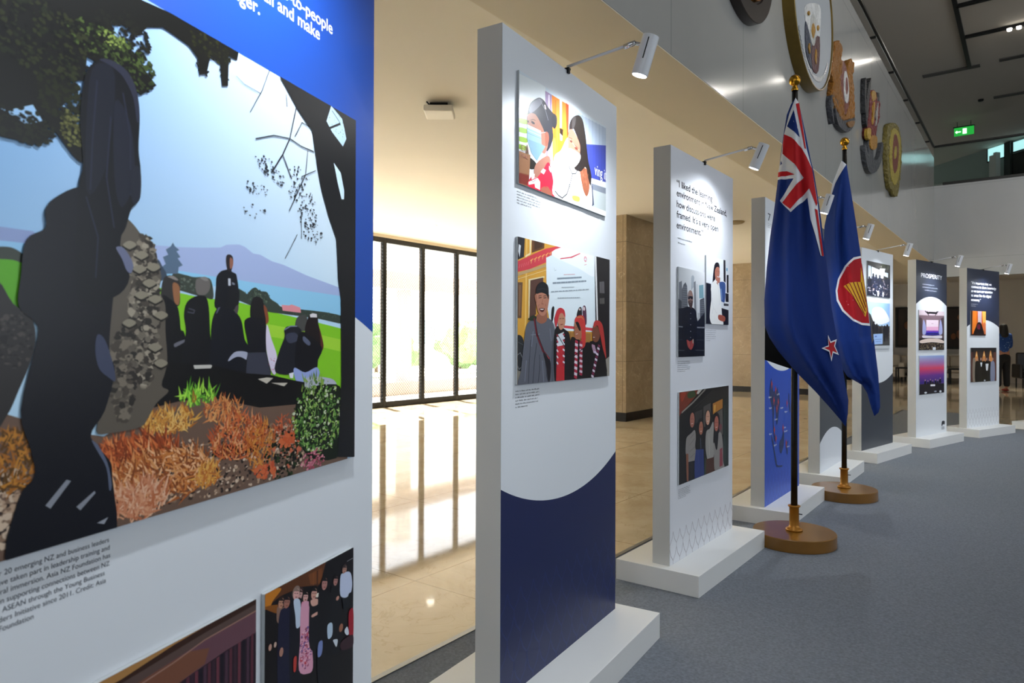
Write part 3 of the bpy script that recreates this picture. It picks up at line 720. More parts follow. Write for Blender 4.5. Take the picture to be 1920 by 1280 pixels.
 'village': ((0.078, 0.766, 0.93, 1.38), 'dca23c', '''
S f0c468 78 1312 13808 1248 10924
P f4e0b0 1492 13830 1619 13837 1561 13338 1219 13212 1220 13257 1489 13376
P 2a2a30 704 13863 1197 13838 1149 13214 699 13062
P d8dce0 830 13570 959 13541 888 13178 803 13346
P 6a4428 1629 13847 2449 13838 2428 13628 1625 13391
P 4a3020 1785 13798 2333 13795 2293 13650 1782 13499
P d4404c 698 13018 2526 13630 3976 13944 3975 13769 2842 13426 2841 13273 1485 12867 696 12710
S f0a858 36 1542 13132 1707 13216
S f0b070 26 1577 13058 1633 13186
S f0a858 36 1780 13201 1948 13287
S f0b070 26 1817 13126 1873 13256
S f0a858 36 2024 13271 2195 13359
S f0b070 26 2061 13196 2119 13328
S f0a858 36 2272 13343 2446 13432
S f0b070 26 2309 13268 2368 13400
S f0a858 36 2524 13417 2703 13507
S f0b070 26 2563 13340 2623 13475
S f0a858 36 2782 13492 2964 13583
S f0b070 26 2822 13415 2883 13550
S f0a858 36 3045 13568 3231 13661
S f0b070 26 3085 13490 3148 13628
S f0a858 36 3313 13646 3503 13740
S f0b070 26 3355 13568 3418 13706
S f0a858 36 3587 13725 3780 13821
S f0b070 26 3629 13646 3694 13787
S e88088 21 851 12856 903 12958
S e88088 21 981 12890 1034 12993
S e88088 21 1112 12924 1165 13027
S e88088 21 1244 12959 1298 13063
S e88088 21 1378 12994 1433 13098
P c0a070 696 12675 2641 13159 2640 13064 696 12578
S f0d088 21 780 12506 2619 12953
P 6a4a34 694 12403 1065 12429 996 11339 687 11331
P 8a6444 847 12334 968 12342 927 11408 841 11406
P ead8a8 1420 12554 2441 12735 2441 12669 1573 12520 1528 11281 1420 11278
P 5a3a30 1537 12526 2363 12681 2360 12343 1903 12129 1898 11484 1474 11289
P 8a8478 677 9821 1196 9893 1016 9232 673 9251
Q 24262a 683 10742 1070 10744 1155 10341 1090 9762 677 9865
S 8a8c90 23 782 10214 937 10278 1066 10120 1038 9853 864 9771 762 9906
S 5a5c60 21 750 10611 1113 10521
P e4f0f6 2553 13339 2822 13424 3976 13844 6345 13803 6473 10979 3005 10990 2805 11274 2591 11885
Q f4faff 2923 13483 3976 13844 6345 13803 6338 13033 4872 13226
P d84a58 3542 13426 4304 13554 5052 13771 5076 13742 4416 13530 3542 13391
P d84450 3737 11172 6217 11127 6216 11019 3736 11088
E e8a0a8 5493 13598 122 105
P e4f0f6 5408 13563 5494 13661 5590 13555
S d86a78 16 5406 13379 5589 13417
S a8b4bc 13 3102 13058 3143 12974 3246 13002
S d0a0a8 23 3805 12893 3853 12897
S d0a0a8 23 3869 12899 3908 12903
S d0a0a8 23 3924 12905 3983 12911
S d0a0a8 23 3999 12913 4042 12917
S d0a0a8 23 4059 12919 4096 12923
S d0a0a8 23 4113 12925 4173 12931
S d0a0a8 23 4190 12933 4285 12943
S d0a0a8 23 4302 12944 4389 12953
S d0a0a8 23 4406 12955 4492 12964
S d0a0a8 23 4509 12966 4558 12971
S d0a0a8 23 4575 12973 4639 12980
S 8a98a4 57 3327 12722 3435 12733
S 8a98a4 57 3469 12737 3562 12747
S 8a98a4 57 3597 12750 3683 12759
S 8a98a4 57 3718 12763 3820 12774
S 8a98a4 57 3856 12778 4061 12799
S 8a98a4 57 4097 12803 4292 12823
S 8a98a4 57 4328 12827 4524 12847
S 8a98a4 57 4561 12851 4759 12872
S 8a98a4 57 4797 12876 4903 12887
S 8a98a4 57 4941 12891 5067 12904
S 8a98a4 57 5106 12908 5163 12914
S 8a98a4 57 3017 12549 3250 12574
S 8a98a4 57 3298 12578 3559 12606
S 8a98a4 57 3608 12611 3881 12639
S 8a98a4 57 3931 12644 4049 12656
S 8a98a4 57 4099 12662 4325 12685
S 8a98a4 57 4377 12691 4622 12716
S 8a98a4 57 4674 12721 4888 12744
S 8a98a4 57 4942 12749 5089 12765
S 8a98a4 57 5144 12770 5358 12793
S 8a98a4 57 5413 12798 5545 12812
S 98a4ae 23 3641 12451 3745 12459
S 98a4ae 23 3764 12460 3863 12468
S 98a4ae 23 3881 12470 3960 12476
S 98a4ae 23 3978 12477 4037 12482
S 98a4ae 23 4056 12484 4162 12492
S 98a4ae 23 4181 12494 4262 12500
S 98a4ae 23 4281 12502 4386 12510
S 98a4ae 23 4405 12511 4508 12520
S 98a4ae 23 4528 12521 4578 12525
S 98a4ae 31 2893 12258 3088 12276
S 98a4ae 31 3141 12281 3380 12303
S 98a4ae 31 3435 12309 3642 12328
S 98a4ae 31 3697 12333 3847 12347
S 98a4ae 31 3903 12353 4088 12369
S 98a4ae 31 4146 12375 4454 12404
S 98a4ae 31 4513 12409 4643 12421
S 98a4ae 31 4703 12427 4836 12440
S 98a4ae 31 4896 12445 5174 12471
S 98a4ae 31 5238 12477 5434 12495
S 98a4ae 31 5498 12501 5763 12526
S 8a949c 23 3343 12076 3467 12084
S 8a949c 23 3499 12086 3609 12093
S 8a949c 23 3641 12095 3838 12109
S 8a949c 23 3871 12111 3963 12117
S 8a949c 23 3997 12119 4120 12127
S 8a949c 23 4153 12130 4249 12136
S 8a949c 23 4283 12138 4438 12148
S 8a949c 23 4474 12151 4581 12158
S 8a949c 23 4617 12160 4736 12168
S 8a949c 23 4772 12170 4950 12182
S 8a949c 23 4985 12185 5038 12188
Q 14141a 2907 11420 2929 11685 3031 11785 3112 11716 3028 11352 2925 11229
Q 1c1a20 4787 11525 4953 11814 5165 11823 5186 11485
E d8c0b8 5034 11766 71 41
Q 5a3048 5247 11696 5333 11908 5538 11838 5594 11286 5400 11282
E e8d8d8 5368 11805 85 73
P a8763c 3789 10961 5962 10931 5957 10333 3784 10357
S 7a5024 26 4282 10956 4277 10351
P 1e1a1c 6268 13795 7859 13808 7713 9182 6457 9241
P e8e8e8 6268 13795 6422 13789 6582 11416 6465 11413
P 5e5a5c 6701 12865 7129 12918 7179 12466 6723 12450
P 56524f 6721 12253 7150 12292 7175 12070 6746 12040
S 2a2628 21 6913 12902 6932 12043
P 9a948a 7099 9876 7722 10087 7713 9182 7255 9204
Q 5e616c 1365 11196 1702 11317 2028 11372 2509 11418 3007 11255 3188 10847 3201 9976 3236 9127 912 9260 950 9679 1112 10476 1221 10968
S 3c3f4a 42 1560 10654 1465 10020 1415 9299
S 3c3f4a 42 1928 10562 1785 10012 1687 9284
S 3c3f4a 42 2498 9994 2593 9518 2739 9227
S 3c3f4a 42 3002 10654 2946 9983 2991 9309
S 3c3f4a 42 2114 10190 2130 9725 2013 9266
S 7c8090 42 1699 10929 1604 10472
S 7c8090 42 2803 11036 2901 10654
S 7c8090 42 2304 9999 2396 9339
S 7c8090 42 1286 10025 1193 9400
S 8a8e98 18 1561 10827 2119 10859
Q 9a604a 1935 11462 2219 11517 2589 11577 2567 11292 2217 11191 1915 11291
Q b87c64 1875 12128 2693 12194 2679 11794 2530 11542 2315 11441 2048 11526 1900 11806
Q a06850 1790 12068 1902 12083 1938 11854 1845 11887
Q 121318 1884 12128 1904 12337 2055 12463 2323 12538 2596 12477 2703 12318 2691 11994 2554 12138 2224 12185
S 2e2c34 21 1941 12261 2322 12322 2674 12307
S 241414 23 2042 12003 2214 12026
S 3a2420 18 2033 12063 2224 12092
S 241414 23 2368 12020 2543 12043
S 3a2420 18 2358 12080 2554 12110
S 8a503e 21 2300 11965 2241 11831 2357 11827
Q 5a2a24 2087 11676 2433 11689 2355 11583 2182 11577
P f0e8e4 2125 11663 2394 11674 2336 11638 2182 11633
S 8a503e 16 2012 11742 2088 11806
S 8a503e 16 2473 11823 2531 11769
Q 20301c 1384 11323 1675 11440 1916 11392 1794 11274 1474 11280
S 6e1c2a 88 1767 11333 1930 10839 2326 10326 2775 10044
S 1c1a22 31 1822 11334 1987 10839 2384 10344
Q 1c1a22 2354 10279 2795 10034 2873 9698 2790 9319 2671 9420 2546 9851
S c84a50 21 2598 10171 2746 10059
Q 16141a 3127 10992 3952 11012 4280 10654 4333 9064 3215 9128
P c42a34 3288 10508 3839 10505 3849 9092 3236 9127
P d8e0e8 3312 10848 3789 10951 3785 10505 3330 10459
Q c48a6e 3379 11483 3655 11639 3869 11488 3889 11250 3736 11074 3523 11021 3357 11238
Q c8323c 3139 11234 3131 11427 3298 11675 3550 11758 3827 11680 3890 11448 3687 11581 3485 11535 3315 11237 3231 11100
S b8304a 62 3291 10848 3374 10800
S a02840 62 3735 10876 3842 10842
S e4e4ee 62 3290 10746 3373 10698
S d8dce8 62 3734 10772 3841 10738
S b8304a 62 3289 10644 3372 10595
S a02840 62 3733 10669 3840 10634
S e4e4ee 62 3289 10542 3371 10493
S d8dce8 62 3732 10565 3839 10530
S b8304a 62 3288 10440 3371 10391
S a02840 62 3731 10461 3839 10426
S e4e4ee 62 3287 10338 3370 10288
S d8dce8 62 3730 10357 3838 10322
S b8304a 62 3286 10236 3369 10186
S a02840 62 3729 10254 3837 10217
S e4e4ee 62 3285 10134 3368 10084
S d8dce8 62 3729 10150 3836 10113
S b8304a 62 3284 10032 3367 9982
S a02840 62 3728 10046 3835 10009
S e4e4ee 62 3284 9930 3367 9879
S d8dce8 62 3727 9943 3834 9905
S b8304a 62 3283 9828 3366 9777
S a02840 62 3726 9839 3833 9801
S 241414 16 3473 11388 3579 11400
S 241414 16 3685 11403 3782 11406
S 8a2a2a 23 3545 11193 3716 11207
S 16141a 26 3312 10873 3839 10455
Q 161418 4280 10654 4757 10730 5321 10575 5871 10493 5871 9163 4357 9189
Q ac6c52 4625 11327 4878 11333 5182 11017 5144 10747 4711 10715 4587 10959
Q 1a1214 4625 11367 4855 11347 5087 11068 4969 11015 4738 11217
Q cc3a38 4625 11408 4799 11515 5151 11562 5389 11465 5494 11021 5465 10496 5141 10420 5158 11017 4878 11312 4647 11296
S c89858 31 4798 11474 5150 11505 5329 11411
S b02a44 104 4676 10628 4849 10592
S a02840 88 5024 10602 5201 10575
S e0d0dc 104 4663 10526 4836 10489
S d8c0d0 88 5023 10509 5201 10482
S b02a44 104 4662 10424 4835 10386
S a02840 88 5022 10415 5200 10388
S e0d0dc 104 4650 10322 4823 10284
S d8c0d0 88 5022 10322 5199 10294
S b02a44 104 4649 10220 4822 10181
S a02840 88 5021 10229 5198 10201
S e0d0dc 104 4637 10118 4809 10079
S d8c0d0 88 5020 10136 5197 10107
S b02a44 104 4636 10016 4808 9976
S a02840 88 5019 10043 5196 10013
S e0d0dc 104 4624 9914 4796 9874
S d8c0d0 88 5018 9950 5196 9920
S b02a44 104 4623 9812 4795 9771
S a02840 88 5018 9857 5195 9826
S e0d0dc 104 4611 9711 4783 9669
S d8c0d0 88 5017 9764 5194 9733
S b02a44 104 4610 9609 4782 9567
S a02840 88 5016 9671 5193 9639
S e0d0dc 104 4597 9507 4769 9465
S d8c0d0 88 5015 9578 5192 9546
S b02a44 104 4596 9406 4768 9362
S a02840 88 5014 9485 5191 9452
S 161418 31 4614 10144 5319 10392 5495 9760
S f0e8e0 18 4689 10883 4851 10900
S 241414 16 4680 11103 4761 11115
Q 121014 5746 10441 6086 10653 6838 10598 7210 10096 7282 9147 5772 9168
Q 7a4834 6116 11190 6385 11249 6735 10982 6640 10696 6315 10599 6062 10749
Q b83632 6168 11271 6322 11399 6647 11407 6951 11260 7135 10819 7318 9982 6996 10376 6735 10927 6515 11224 6218 11148
S 8a2a50 88 6034 10492 6237 10459
S 7a2448 83 6573 10489 6730 10445
S c8b8d0 88 6046 10471 6249 10437
S d8c8d8 83 6520 10386 6676 10341
S 8a2a50 88 6059 10449 6262 10416
S 7a2448 83 6467 10284 6623 10238
S c8b8d0 88 6071 10428 6274 10394
S d8c8d8 83 6414 10181 6570 10135
S 8a2a50 88 6084 10406 6287 10372
S 7a2448 83 6361 10079 6516 10033
S c8b8d0 88 6096 10385 6300 10350
S d8c8d8 83 6309 9978 6463 9931
S 8a2a50 88 6108 10363 6312 10329
S 7a2448 83 6257 9876 6411 9829
S c8b8d0 88 6121 10342 6325 10307
S d8c8d8 83 6205 9775 6358 9728
S 8a2a50 88 6133 10320 6338 10285
S 7a2448 83 6153 9675 6306 9627
S c8b8d0 88 6146 10298 6350 10263
S d8c8d8 83 6101 9575 6253 9526
S 8a2a50 88 6158 10277 6363 10242
S 7a2448 83 6050 9475 6201 9426
S c8b8d0 88 6171 10255 6376 10220
S d8c8d8 83 5998 9375 6149 9326
S e8dcd4 16 6125 10787 6265 10782
S 101014 26 7182 10041 7395 9477
'''),
 'city_portrait': ((0.073, 0.408, 0.989, 1.426), 'b6babe', '''
G a8acb0 eef0f2 c8ccd0 d8dce0 631 14322 4166 12117
P 5a5e64 1137 13172 1352 13442 1588 13565 1780 13383 1875 12217 1148 12191
S 8a8e94 15 1244 13306 1779 13322
S 8a8e94 15 1243 13195 1778 13210
S 8a8e94 15 1242 13084 1776 13097
S 8a8e94 15 1241 12973 1775 12984
S 8a8e94 15 1239 12861 1774 12872
S 8a8e94 15 1238 12750 1773 12759
S 8a8e94 15 1237 12639 1771 12647
S 8a8e94 15 1236 12528 1770 12534
S 8a8e94 15 1234 12417 1769 12421
S 8a8e94 15 1233 12305 1768 12309
P a8b0b8 2278 13809 2334 13923 2503 13993 2670 13904 2608 13391 2270 13195
P 7e8288 2599 13634 2849 13717 3059 12082 2704 11982
P c8ccd0 2848 13584 3145 13559 3124 11816 2988 11901
P 7fa8b4 3295 13524 3896 13599 3936 12906 3345 12854
P 50545c 3403 12789 3996 12931 4070 12114 3450 11824
S 9aa0a8 18 3484 12726 3982 12776
S 9aa0a8 18 3483 12626 3981 12676
S 9aa0a8 18 3481 12527 3979 12575
S 9aa0a8 18 3480 12428 3978 12475
S 9aa0a8 18 3479 12329 3977 12375
S 9aa0a8 18 3478 12230 3976 12275
S 9aa0a8 18 3477 12131 3975 12175
P 3e4248 675 12723 1131 12617 1126 12190 669 12174
P 6a6e74 787 13511 1142 13599 1152 12618 778 12685
P 12151c 608 12214 1233 12280 1877 12391 2875 12076 3123 11682 3568 11917 4167 12209 4136 9695 581 9773
Q 0b0d14 1177 12022 1391 12221 1986 12374 2595 12332 2933 12122 3007 11635 3066 10744 2905 9722 1152 9761 1094 11167
Q 94746a 1862 12998 2050 13182 2326 13177 2513 12945 2497 12592 2316 12299 1987 12461 1860 12781
P 15131a 1861 12920 2501 12909 2477 12776 2276 12749 2189 12832 2034 12737 1881 12773
Q 4a3834 1902 12653 2476 12679 2383 12367 2227 12296 2008 12440
S c09a8c 18 2076 12617 2319 12628
Q 8a7a74 1884 13042 2105 13186 1991 12831
E 8a8e98 2224 12055 55 22
E 8a8e98 2221 11784 55 22
E 8a8e98 2218 11486 55 22
E 8a8e98 2214 11158 55 22
E 8a8e98 2210 10852 56 22
Q a04038 1750 10742 2131 10655 2543 10743 2607 10479 2292 10239 1908 10373 1769 10569
S d8a090 21 1967 10699 2073 10394
S 0b0d14 18 2186 10655 2160 10350
S 6a6e76 66 702 11373 1223 11361
S 7a7e88 72 3073 11368 4157 11376
S 3a3e46 27 2974 10735 4149 10727
S 3a3e46 27 695 10741 1215 10733
S 4a4e56 36 2853 10211 4142 10189
S 4a4e56 36 689 10226 1422 10210
Q b8a898 2465 10743 2588 10765 2563 10567 2474 10567
'''),
 'office_portrait': ((0.427, 0.761, 1.158, 1.518), 'f2f5f8', '''
P 14161e 4186 13742 4948 13714 5009 12610 4800 11859 5274 11661 5171 11495 4158 11477
P 1a1a20 6786 15211 7099 15192 7151 13929 6824 13994
P 1a1a20 7294 14378 7656 14396 7643 13400 7308 13362
P dfe4ea 7140 15186 7667 15186 7656 14406 7294 14378
P 46a0c0 7230 14755 7438 14762 7408 14598 7242 14599
Q 3a5a98 6208 13879 7041 13911 7116 13429 6972 12838 6460 12863 6269 13476
P 7a98c8 6336 13528 6496 13562 6662 12969 6487 12912
P e8edf2 6393 12860 7690 12732 7685 12427 6456 12526
P 1a1c22 6455 12502 7685 12417 7673 11539 6643 11521
P 3a3e44 6835 12774 7634 12769 7632 12651 6860 12629
P 10141a 7115 13341 7670 13353 7635 12868 7136 12865
Q 1a1418 5200 13764 5230 14164 5415 14718 5700 14918 6090 14906 6192 14643 5826 14659 5540 14470 5585 14049
Q bc7862 5514 14468 5826 14692 6152 14654 6215 14382 6105 14087 6274 13908 5945 13837 5611 14004
P f4e8e4 5794 14206 6107 14192 5975 14115
S 8a2a2a 18 5794 14216 6120 14202
S 1a1010 24 5720 14461 5849 14471
S 1a1010 24 6005 14451 6137 14461
Q b06a54 6079 14085 6264 14146 6235 13905 6076 13846
Q f8f8f6 5149 13774 5559 13962 5945 13828 6231 13608 6433 12862 6558 12193 6737 11523 5273 11544 4800 11850 4844 12417 5040 13077 4919 13443
S c8c8c8 18 5944 13742 6134 13230 6218 12661
S b8bcc4 21 5102 12987 5284 12434 5154 12149
S d0d0d0 18 5411 12439 5793 12169
Q b05a44 6027 12081 6450 12118 7056 12015 7012 11795 6579 11770 6050 11868
S 8a3c2c 18 6582 12002 6986 11891
P b06a54 5686 13844 6009 13699 5919 13859
'''),
 'four_women': ((0.086, 0.766, 0.37, 0.819), '151414', '''
Q 7a3220 745 8189 1750 8211 3243 8202 2801 7835 1180 7210 831 7078
Q 3c4a2a 1956 8117 2697 8178 2910 7891 2162 7814 1850 7917
Q a03c24 1041 8131 1647 8135 1440 7862 1136 7720
S 8a847a 90 1180 7190 2583 7597 4200 8165
P c8c4bc 3243 8202 3858 8202 3240 7964 3021 8011
S 3a3632 42 2580 7283 4022 7669 5320 8050
P 222120 2794 7182 5441 8043 7672 8103 7665 7541 4952 7451 3341 7181
P 4e4a47 3926 7264 4952 7416 4967 6699 4936 6127 3947 6225
P 3a3735 2792 7056 3788 7167 3725 6591 2894 6499
P b8782e 5250 7341 6708 7502 6702 7007 5670 6840 5279 6761
P e0a850 5431 7239 5675 7266 5610 6912 5426 6860
P 5c5650 5731 6803 6701 6984 6785 5530 6213 5591
P 17231f 6810 7436 7732 7561 7677 3561 6785 3600
P 2c3c36 6935 7127 7091 7139 7152 3869 6969 3849
Q 171214 1704 5955 2041 6414 2132 7069 2418 7162 2738 7039 2831 6673 2729 6262 2249 6227 2141 5990
Q 8e8884 1828 5941 2299 6056 2782 6172 2928 5735 2839 4628 2000 4674 1942 5082 1643 5121 1681 5711
S 6e6864 30 2244 5812 2672 6016
S 6e6864 30 2135 5493 2777 5752
S 6e6864 30 2131 5161 2793 5329
S 6e6864 30 2233 4857 2768 4995
E a86858 2456 6708 299 375
S 241210 18 2276 6782 2403 6771
S 241210 18 2499 6762 2627 6751
S f0e4dc 27 2347 6530 2549 6531
S e0b098 15 2456 6745 2455 6632
P 8a5844 1695 5115 1984 5077 2010 3689 1782 3767
P 15151b 2000 4674 2894 4633 2947 3620 2030 3603
Q 141013 2965 5139 2906 5653 3216 5958 3201 6554 3558 6709 3894 6554 4048 6042 4250 5673 4195 4983
P 2c3c78 2933 5177 3956 5074 4005 4402 4065 3700 2775 3732 2763 4575
S 4a5c98 30 3205 5066 3308 4414
S 1c2850 30 3650 5052 3580 3947
E b06e56 3608 6194 270 343
S 241210 18 3441 6263 3564 6250
S 241210 18 3642 6243 3766 6230
S f0e4dc 27 3505 6034 3696 6031
S e0b098 15 3608 6229 3607 6126
S 8a98b8 24 3545 5665 3595 5145
Q 1a1214 4192 6549 4196 6918 4500 7081 4897 6859 5007 6120 4815 5963 4459 5650 4254 6020
Q a09c96 4323 5926 4816 6051 5322 6356 5432 5452 5359 4458 4795 4414 4467 4490 4221 5154
S c0bcb4 48 4695 5799 4798 4643
E d09a80 4541 6648 306 385
S 241210 18 4356 6725 4495 6713
S 241210 18 4577 6706 4718 6694
S f0e4dc 27 4422 6466 4644 6468
S e0b098 15 4542 6687 4540 6574
P 4e2c1e 4270 4495 5395 4475 5530 3607 4317 3617
P 30402f 4122 4602 4306 4577 4294 3621 4029 3619
Q 938d88 5410 5656 6403 5685 6752 5028 6791 4104 6941 3669 5629 3659 5421 4561
Q 1c1214 5309 5288 5392 6082 5423 6614 5842 6812 6226 6567 6254 5814 5901 5580 5527 5263
Q 0f0d10 5411 5723 6053 5835 5917 4901 5645 4912
E b26454 5773 6224 322 413
S 241210 18 5577 6305 5724 6291
S 241210 18 5811 6283 5959 6269
S f0e4dc 27 5647 6029 5882 6028
S e0b098 15 5773 6269 5772 6143
P 8e3c48 6265 4790 6673 4831 6736 3836 6252 3815
E 7a4044 6357 5986 228 182
'''),
 'rally_group': ((0.118, 0.745, 1.533, 1.878), '3c3a38', '''
P d4e2f4 1422 18353 4383 18073 4367 17026 1402 17003
P f6faff 4385 18223 6038 18320 5436 17253 4371 17293
S 2a2826 160 2237 18414 2269 16900
S 2a2826 112 945 18678 4527 18158
P c8d8ec 5826 17926 6863 17920 6795 17446 5674 17537
K 5a6a3a 8a8a7a 2a2a24 5982 18478 1493 272 50 90 90 40
P 1e2438 912 16457 1727 17075 4224 17018 7454 17322 7421 15234 893 15115
K 20263c 12141c 2e3a5c c8a898 d8dce8 4213 16271 3227 907 360 84 90 40
E 14161c 1727 17075 245 188
Q 1a1e2e 1346 16844 1726 16992 2105 16890 1714 16139
E 14161c 2773 17456 250 189
Q 1a1e2e 2384 17221 2772 17372 3159 17270 2759 16509
E 14161c 3524 17399 253 191
Q 1a1e2e 3129 17163 3523 17314 3915 17212 3510 16446
E 14161c 4516 17409 258 193
Q 1a1e2e 4113 17171 4514 17324 4915 17220 4501 16447
E 14161c 2132 16839 246 189
Q 1a1e2e 1748 16608 2131 16756 2513 16653 2118 15899
E 14161c 4082 17009 256 192
Q 1a1e2e 3683 16773 4081 16924 4478 16819 4068 16051
E 14161c 5085 17016 261 194
Q 1a1e2e 4678 16778 5083 16930 5488 16824 5070 16048
E 14161c 6257 17249 267 196
Q 1a1e2e 5841 17007 6256 17162 6670 17056 6242 16270
P e8f0fa 3782 15877 4351 15959 4199 15365 3916 15352
P e8f0fa 5210 15786 5648 15829 5582 15373 5291 15360
S f0f4fa 96 4645 16508 4929 16309
'''),
 'outdoor_march': ((0.1, 0.735, 1, 1.474), 'cfeafc', '''
G d8fff4 8ab4f0 e8fbff a8d0f8 1000 14740 7350 11500
Q ffffff 2500 13980 4754 14265 6498 13671 7081 12811 3032 12523
P 4a4a4a 875 13929 2082 13445 3032 12523 4153 12329 7376 12378 7336 9855 817 9910
K 3a2e2c 5a3a34 1c1a1c 8a6a5c 2a3040 4428 11693 3240 747 340 84 90 40
E 1c1a1c 2894 12625 251 190
Q 20222c 2449 12356 2893 12520 3336 12370 2871 11048
E 1c1a1c 3729 12376 255 191
Q 20222c 3276 12105 3728 12270 4178 12117 3705 10786
E 1c1a1c 4721 12124 259 192
Q 20222c 4259 11851 4719 12017 5179 11861 4696 10519
E 1c1a1c 5885 12247 265 195
Q 20222c 5413 11971 5883 12139 6352 11982 5859 10624
E 1c1a1c 6626 12367 269 196
Q 20222c 6147 12088 6624 12258 7100 12100 6600 10732
P a8c8f8 2822 11489 5348 11572 5332 10496 2945 10439
P 4a6ac0 3236 11313 3713 11337 3712 11210 3235 11187
S 7090c8 64 3287 10944 4992 10990
S 7090c8 64 3423 10733 4844 10776
P c8ccd0 1628 10318 7343 10348 7336 9855 1622 9903
'''),
 'conference_hall': ((0.053, 0.755, 0.98, 1.434), '665458', '''
P e4d0d8 296 14368 7952 14535 7941 13789 286 13684
S 9a8088 112 506 13717 7451 13808
S 14121a 224 2970 14013 3429 14102 5057 14104 5411 14074
S 14121a 144 2181 14260 2743 14055 3195 13779
S 14121a 144 2746 14218 3085 14016
S 14121a 144 5891 14360 5293 14120 4959 13820
S 14121a 144 5533 14292 5057 14065
P 8a6e78 504 13624 7572 13731 7173 11549 805 11514
P 54444a 503 13530 1385 13407 1470 11517 583 11419
P 54444a 7571 13682 6597 13513 6448 11545 7415 11452
P fbe4f0 2505 13258 5899 13303 5881 12080 2488 12047
P f4b8d8 2494 12476 5887 12520 5880 12031 2487 12000
P 8a4ac0 2397 12046 5976 12081 6091 11788 2303 11789
P 3a3ab8 2350 11884 6093 11916 6207 11524 2299 11503
S c08aa8 48 3872 12860 4453 12869
Q b0b4e4 1718 13272 2403 12475 2302 11665 1472 11688
Q b0b4e4 6427 13362 6994 12535 6982 11726 6019 11739
E 181420 2709 11668 137 95
E 181420 3097 11670 137 96
E 181420 3486 11673 138 96
E 181420 3878 11675 139 97
E 181420 4273 11678 140 97
E 181420 4670 11681 140 97
E 181420 5069 11683 141 98
E 181420 5471 11686 142 98
E 181420 5875 11689 143 98
Q f0e8f0 1581 11471 4083 11416 6688 11497 6634 11153 4080 11223 1688 11187
P 2c2226 580 11184 7533 11155 7509 9571 558 9635
Q eed8cc 796 10855 2474 11094 4079 11146 5962 11102 7406 10858 7159 10611 4073 10712 1123 10592
K 2a221e 4a3c30 c8b890 101010 8a7050 3949 10182 3569 482 320 78 90 40
P e8ecf4 4297 10132 5117 10128 5112 9807 4246 9813
'''),
 'sunset_stage': ((0.068, 0.757, 0.475, 0.918), '5a3a90', '''
G b0c8f0 88a8e0 b87ab0 a878b8 680 9180 7570 8300
G b87ab0 a878b8 e0486c e8506c 680 8300 7570 7700
G e0486c e8506c 7a3a98 6a3a98 680 7700 7570 6900
G 7a3a98 6a3a98 2c2c80 30308a 680 6900 7570 6000
P 1c1c28 617 5955 7698 5852 7678 4515 600 4754
E c89a90 2226 6378 113 85
Q 12131c 1949 5875 2044 6251 2405 6238 2490 5854
E c89a90 2973 6256 114 86
Q 12131c 2693 5751 2789 6129 3154 6116 3240 5730
E c89a90 3663 6395 116 87
Q 12131c 3380 5887 3477 6267 3846 6254 3933 5866
E c89a90 4287 6258 116 87
Q 12131c 4001 5748 4099 6130 4471 6116 4559 5726
E c89a90 5038 6349 118 87
Q 12131c 4748 5835 4848 6219 5224 6206 5313 5814
E c89a90 5699 6258 119 88
Q 12131c 5407 5742 5507 6128 5888 6114 5977 5720
E c89a90 6372 6480 120 88
Q 12131c 6077 5961 6178 6349 6562 6336 6653 5940
P f0ecf4 3655 5838 4936 5808 4933 5595 3652 5627
E d8dce4 2341 4937 363 114
E d8dce4 6469 4915 338 138
E 9aa0b0 5041 4979 378 97
'''),
 'stage_speaker': ((0.077, 0.47, 1.157, 1.467), 'd8601c', '''
Q f08028 1355 14735 2213 14755 2191 13070 1531 11803 1116 12637
P ffb454 3735 14738 4951 14734 4929 13106 3933 13093
P c8b0bc 2601 14712 3625 14736 3532 12663 2620 12865
P 3a2420 675 14667 1269 14681 1101 11487 634 11485
Q e07848 3933 13093 4596 13102 4576 11606 4134 11604
Q 1a1014 1484 11488 2188 12807 2625 13234 3278 13243 3818 12666 4132 11498
E d0b8b0 2890 13555 283 296
Q 6a1c34 2403 12756 2948 13059 3270 12660 3048 12340 2507 12441
P 2a1214 892 11747 4689 11767 4686 11500 889 11486
S 8a4a28 64 4152 12989 4356 11712
'''),
